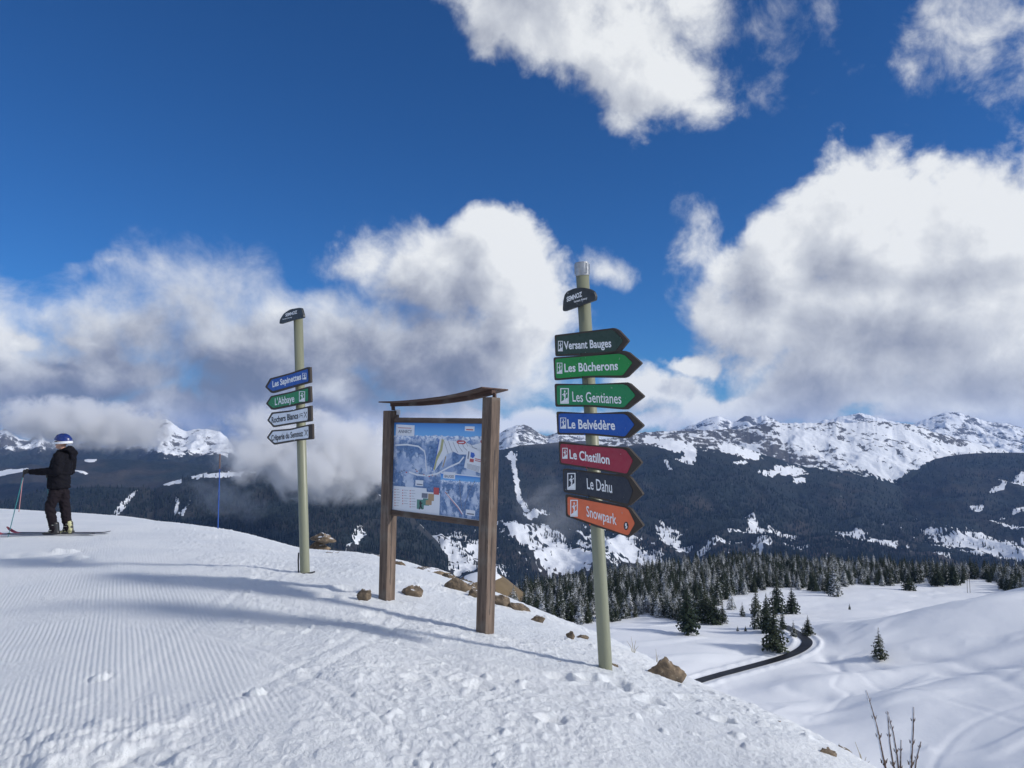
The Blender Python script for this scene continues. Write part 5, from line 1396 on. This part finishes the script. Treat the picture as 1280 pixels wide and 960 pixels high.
stalks(821, 826, ((-1,16),(2,9)), 'single thin stalk on the crest above the big brown boulder', 2)
stalks(1079, 958, ((-9,30),(-3,16),(4,12),(8,7)), 'thin dry stalk at the crest left of the bare twigs', 3)
stalks(1046, 930, ((-3,8),(3,10)), 'short dry grass above the stones on the lower crest', 5)
# masts on the right skyline
M_mast = simple_mat('grey timber mast', (.20,.19,.18), .8)
mst = mid_hit(1211, 741); mst.z = float(mid_full(mst.x, mst.y))
mo_ = empty('power_mast', mst); tag(mo_, 'thin twin legged power mast on the bright snow by the wood at the right', 'mast')
for dx in (-.8, .8):
    bm = bmesh.new(); add_tube(bm, [(dx,0,-1), (dx*.8,0,11)], [.16,.11], 8); bm_obj('leg', bm, M_mast, mo_)
bm = bmesh.new(); add_tube(bm, [(-1.6,0,10.4),(1.6,0,10.4)], [.09,.09], 6); bm_obj('crossarm', bm, M_mast, mo_)
# ================================================================== AIR
HZ = 2.0e-5
m = bpy.data.materials.new('thin blue air'); m.use_nodes = True
T = NT(m.node_tree); T.n.clear()
pv = T.new('ShaderNodeVolumePrincipled'); pv.inputs['Color'].default_value = (.30, .52, 1.0, 1); pv.inputs['Density'].default_value = HZ
pv.inputs['Anisotropy'].default_value = 0.0
mo = T.new('ShaderNodeOutputMaterial'); T.l.new(pv.outputs[0], mo.inputs['Volume'])
try: m.cycles.homogeneous_volume = True
except Exception: pass
bm = bmesh.new(); add_box(bm, (0, 0, (-1152+700)/2), (54000, 54000, 1852))
hz = bm_obj('haze', bm, m); tag(hz, kind='stuff')

# ================================================================== LOW CLOUD drifting against the mountains on the left
def cloud_bank(name, px, py, Y, wpx, hpx, dens, seed, tilt=0.0, thr=.46):
    m = bpy.data.materials.new('cloud vapour'); m.use_nodes = True
    T = NT(m.node_tree); T.n.clear()
    tc = T.new('ShaderNodeTexCoord'); ob = tc.outputs['Object']       # unit ball coordinates
    asp = wpx/hpx
    wv = T.mapping(ob, loc=(seed*3.1, seed*1.7, 0), sc=(asp, asp*.7, 1.0))
    n = T.noise(wv, 1.7, 7, .66, .35); d = T.vm('LENGTH', ob)
    f = T.m('ADD', T.m('SUBTRACT', 1.0, d), T.m('MULTIPLY_ADD', n.outputs['Fac'], 2.6, -1.3))
    dn = T.m('MULTIPLY', T.step(f, .18, .75), dens); dn = T.m('MULTIPLY', dn, T.step(d, 1.0, .80))
    pv = T.new('ShaderNodeVolumePrincipled'); pv.inputs['Color'].default_value = (1.0, 1.0, 1.0, 1); T.put(pv.inputs['Density'], dn); pv.inputs['Anisotropy'].default_value = .1
    mo = T.new('ShaderNodeOutputMaterial'); T.l.new(pv.outputs[0], mo.inputs['Volume'])
    bm = bmesh.new(); bmesh.ops.create_icosphere(bm, subdivisions=3, radius=1.0)
    o = bm_obj(name, bm, m); o.location = P(px, py, Y); o.scale = (wpx*Y/960/2, wpx*Y/960/2*.7, hpx*Y/960/2); o.rotation_euler = (0, R(tilt), 0)
    tag(o, kind='stuff')
    return o
cloud_bank('low_cloud', 395, 566, 2900, 310, 140, .024, 1, 8)
cloud_bank('low_cloud', 105, 530, 5200, 280, 80, .016, 2, 6)
cloud_bank('low_cloud', 690, 640, 3000, 120, 110, .0012, 3, 0)
cloud_bank('low_cloud', 280, 622, 3000, 150, 60, .0022, 4, 20)
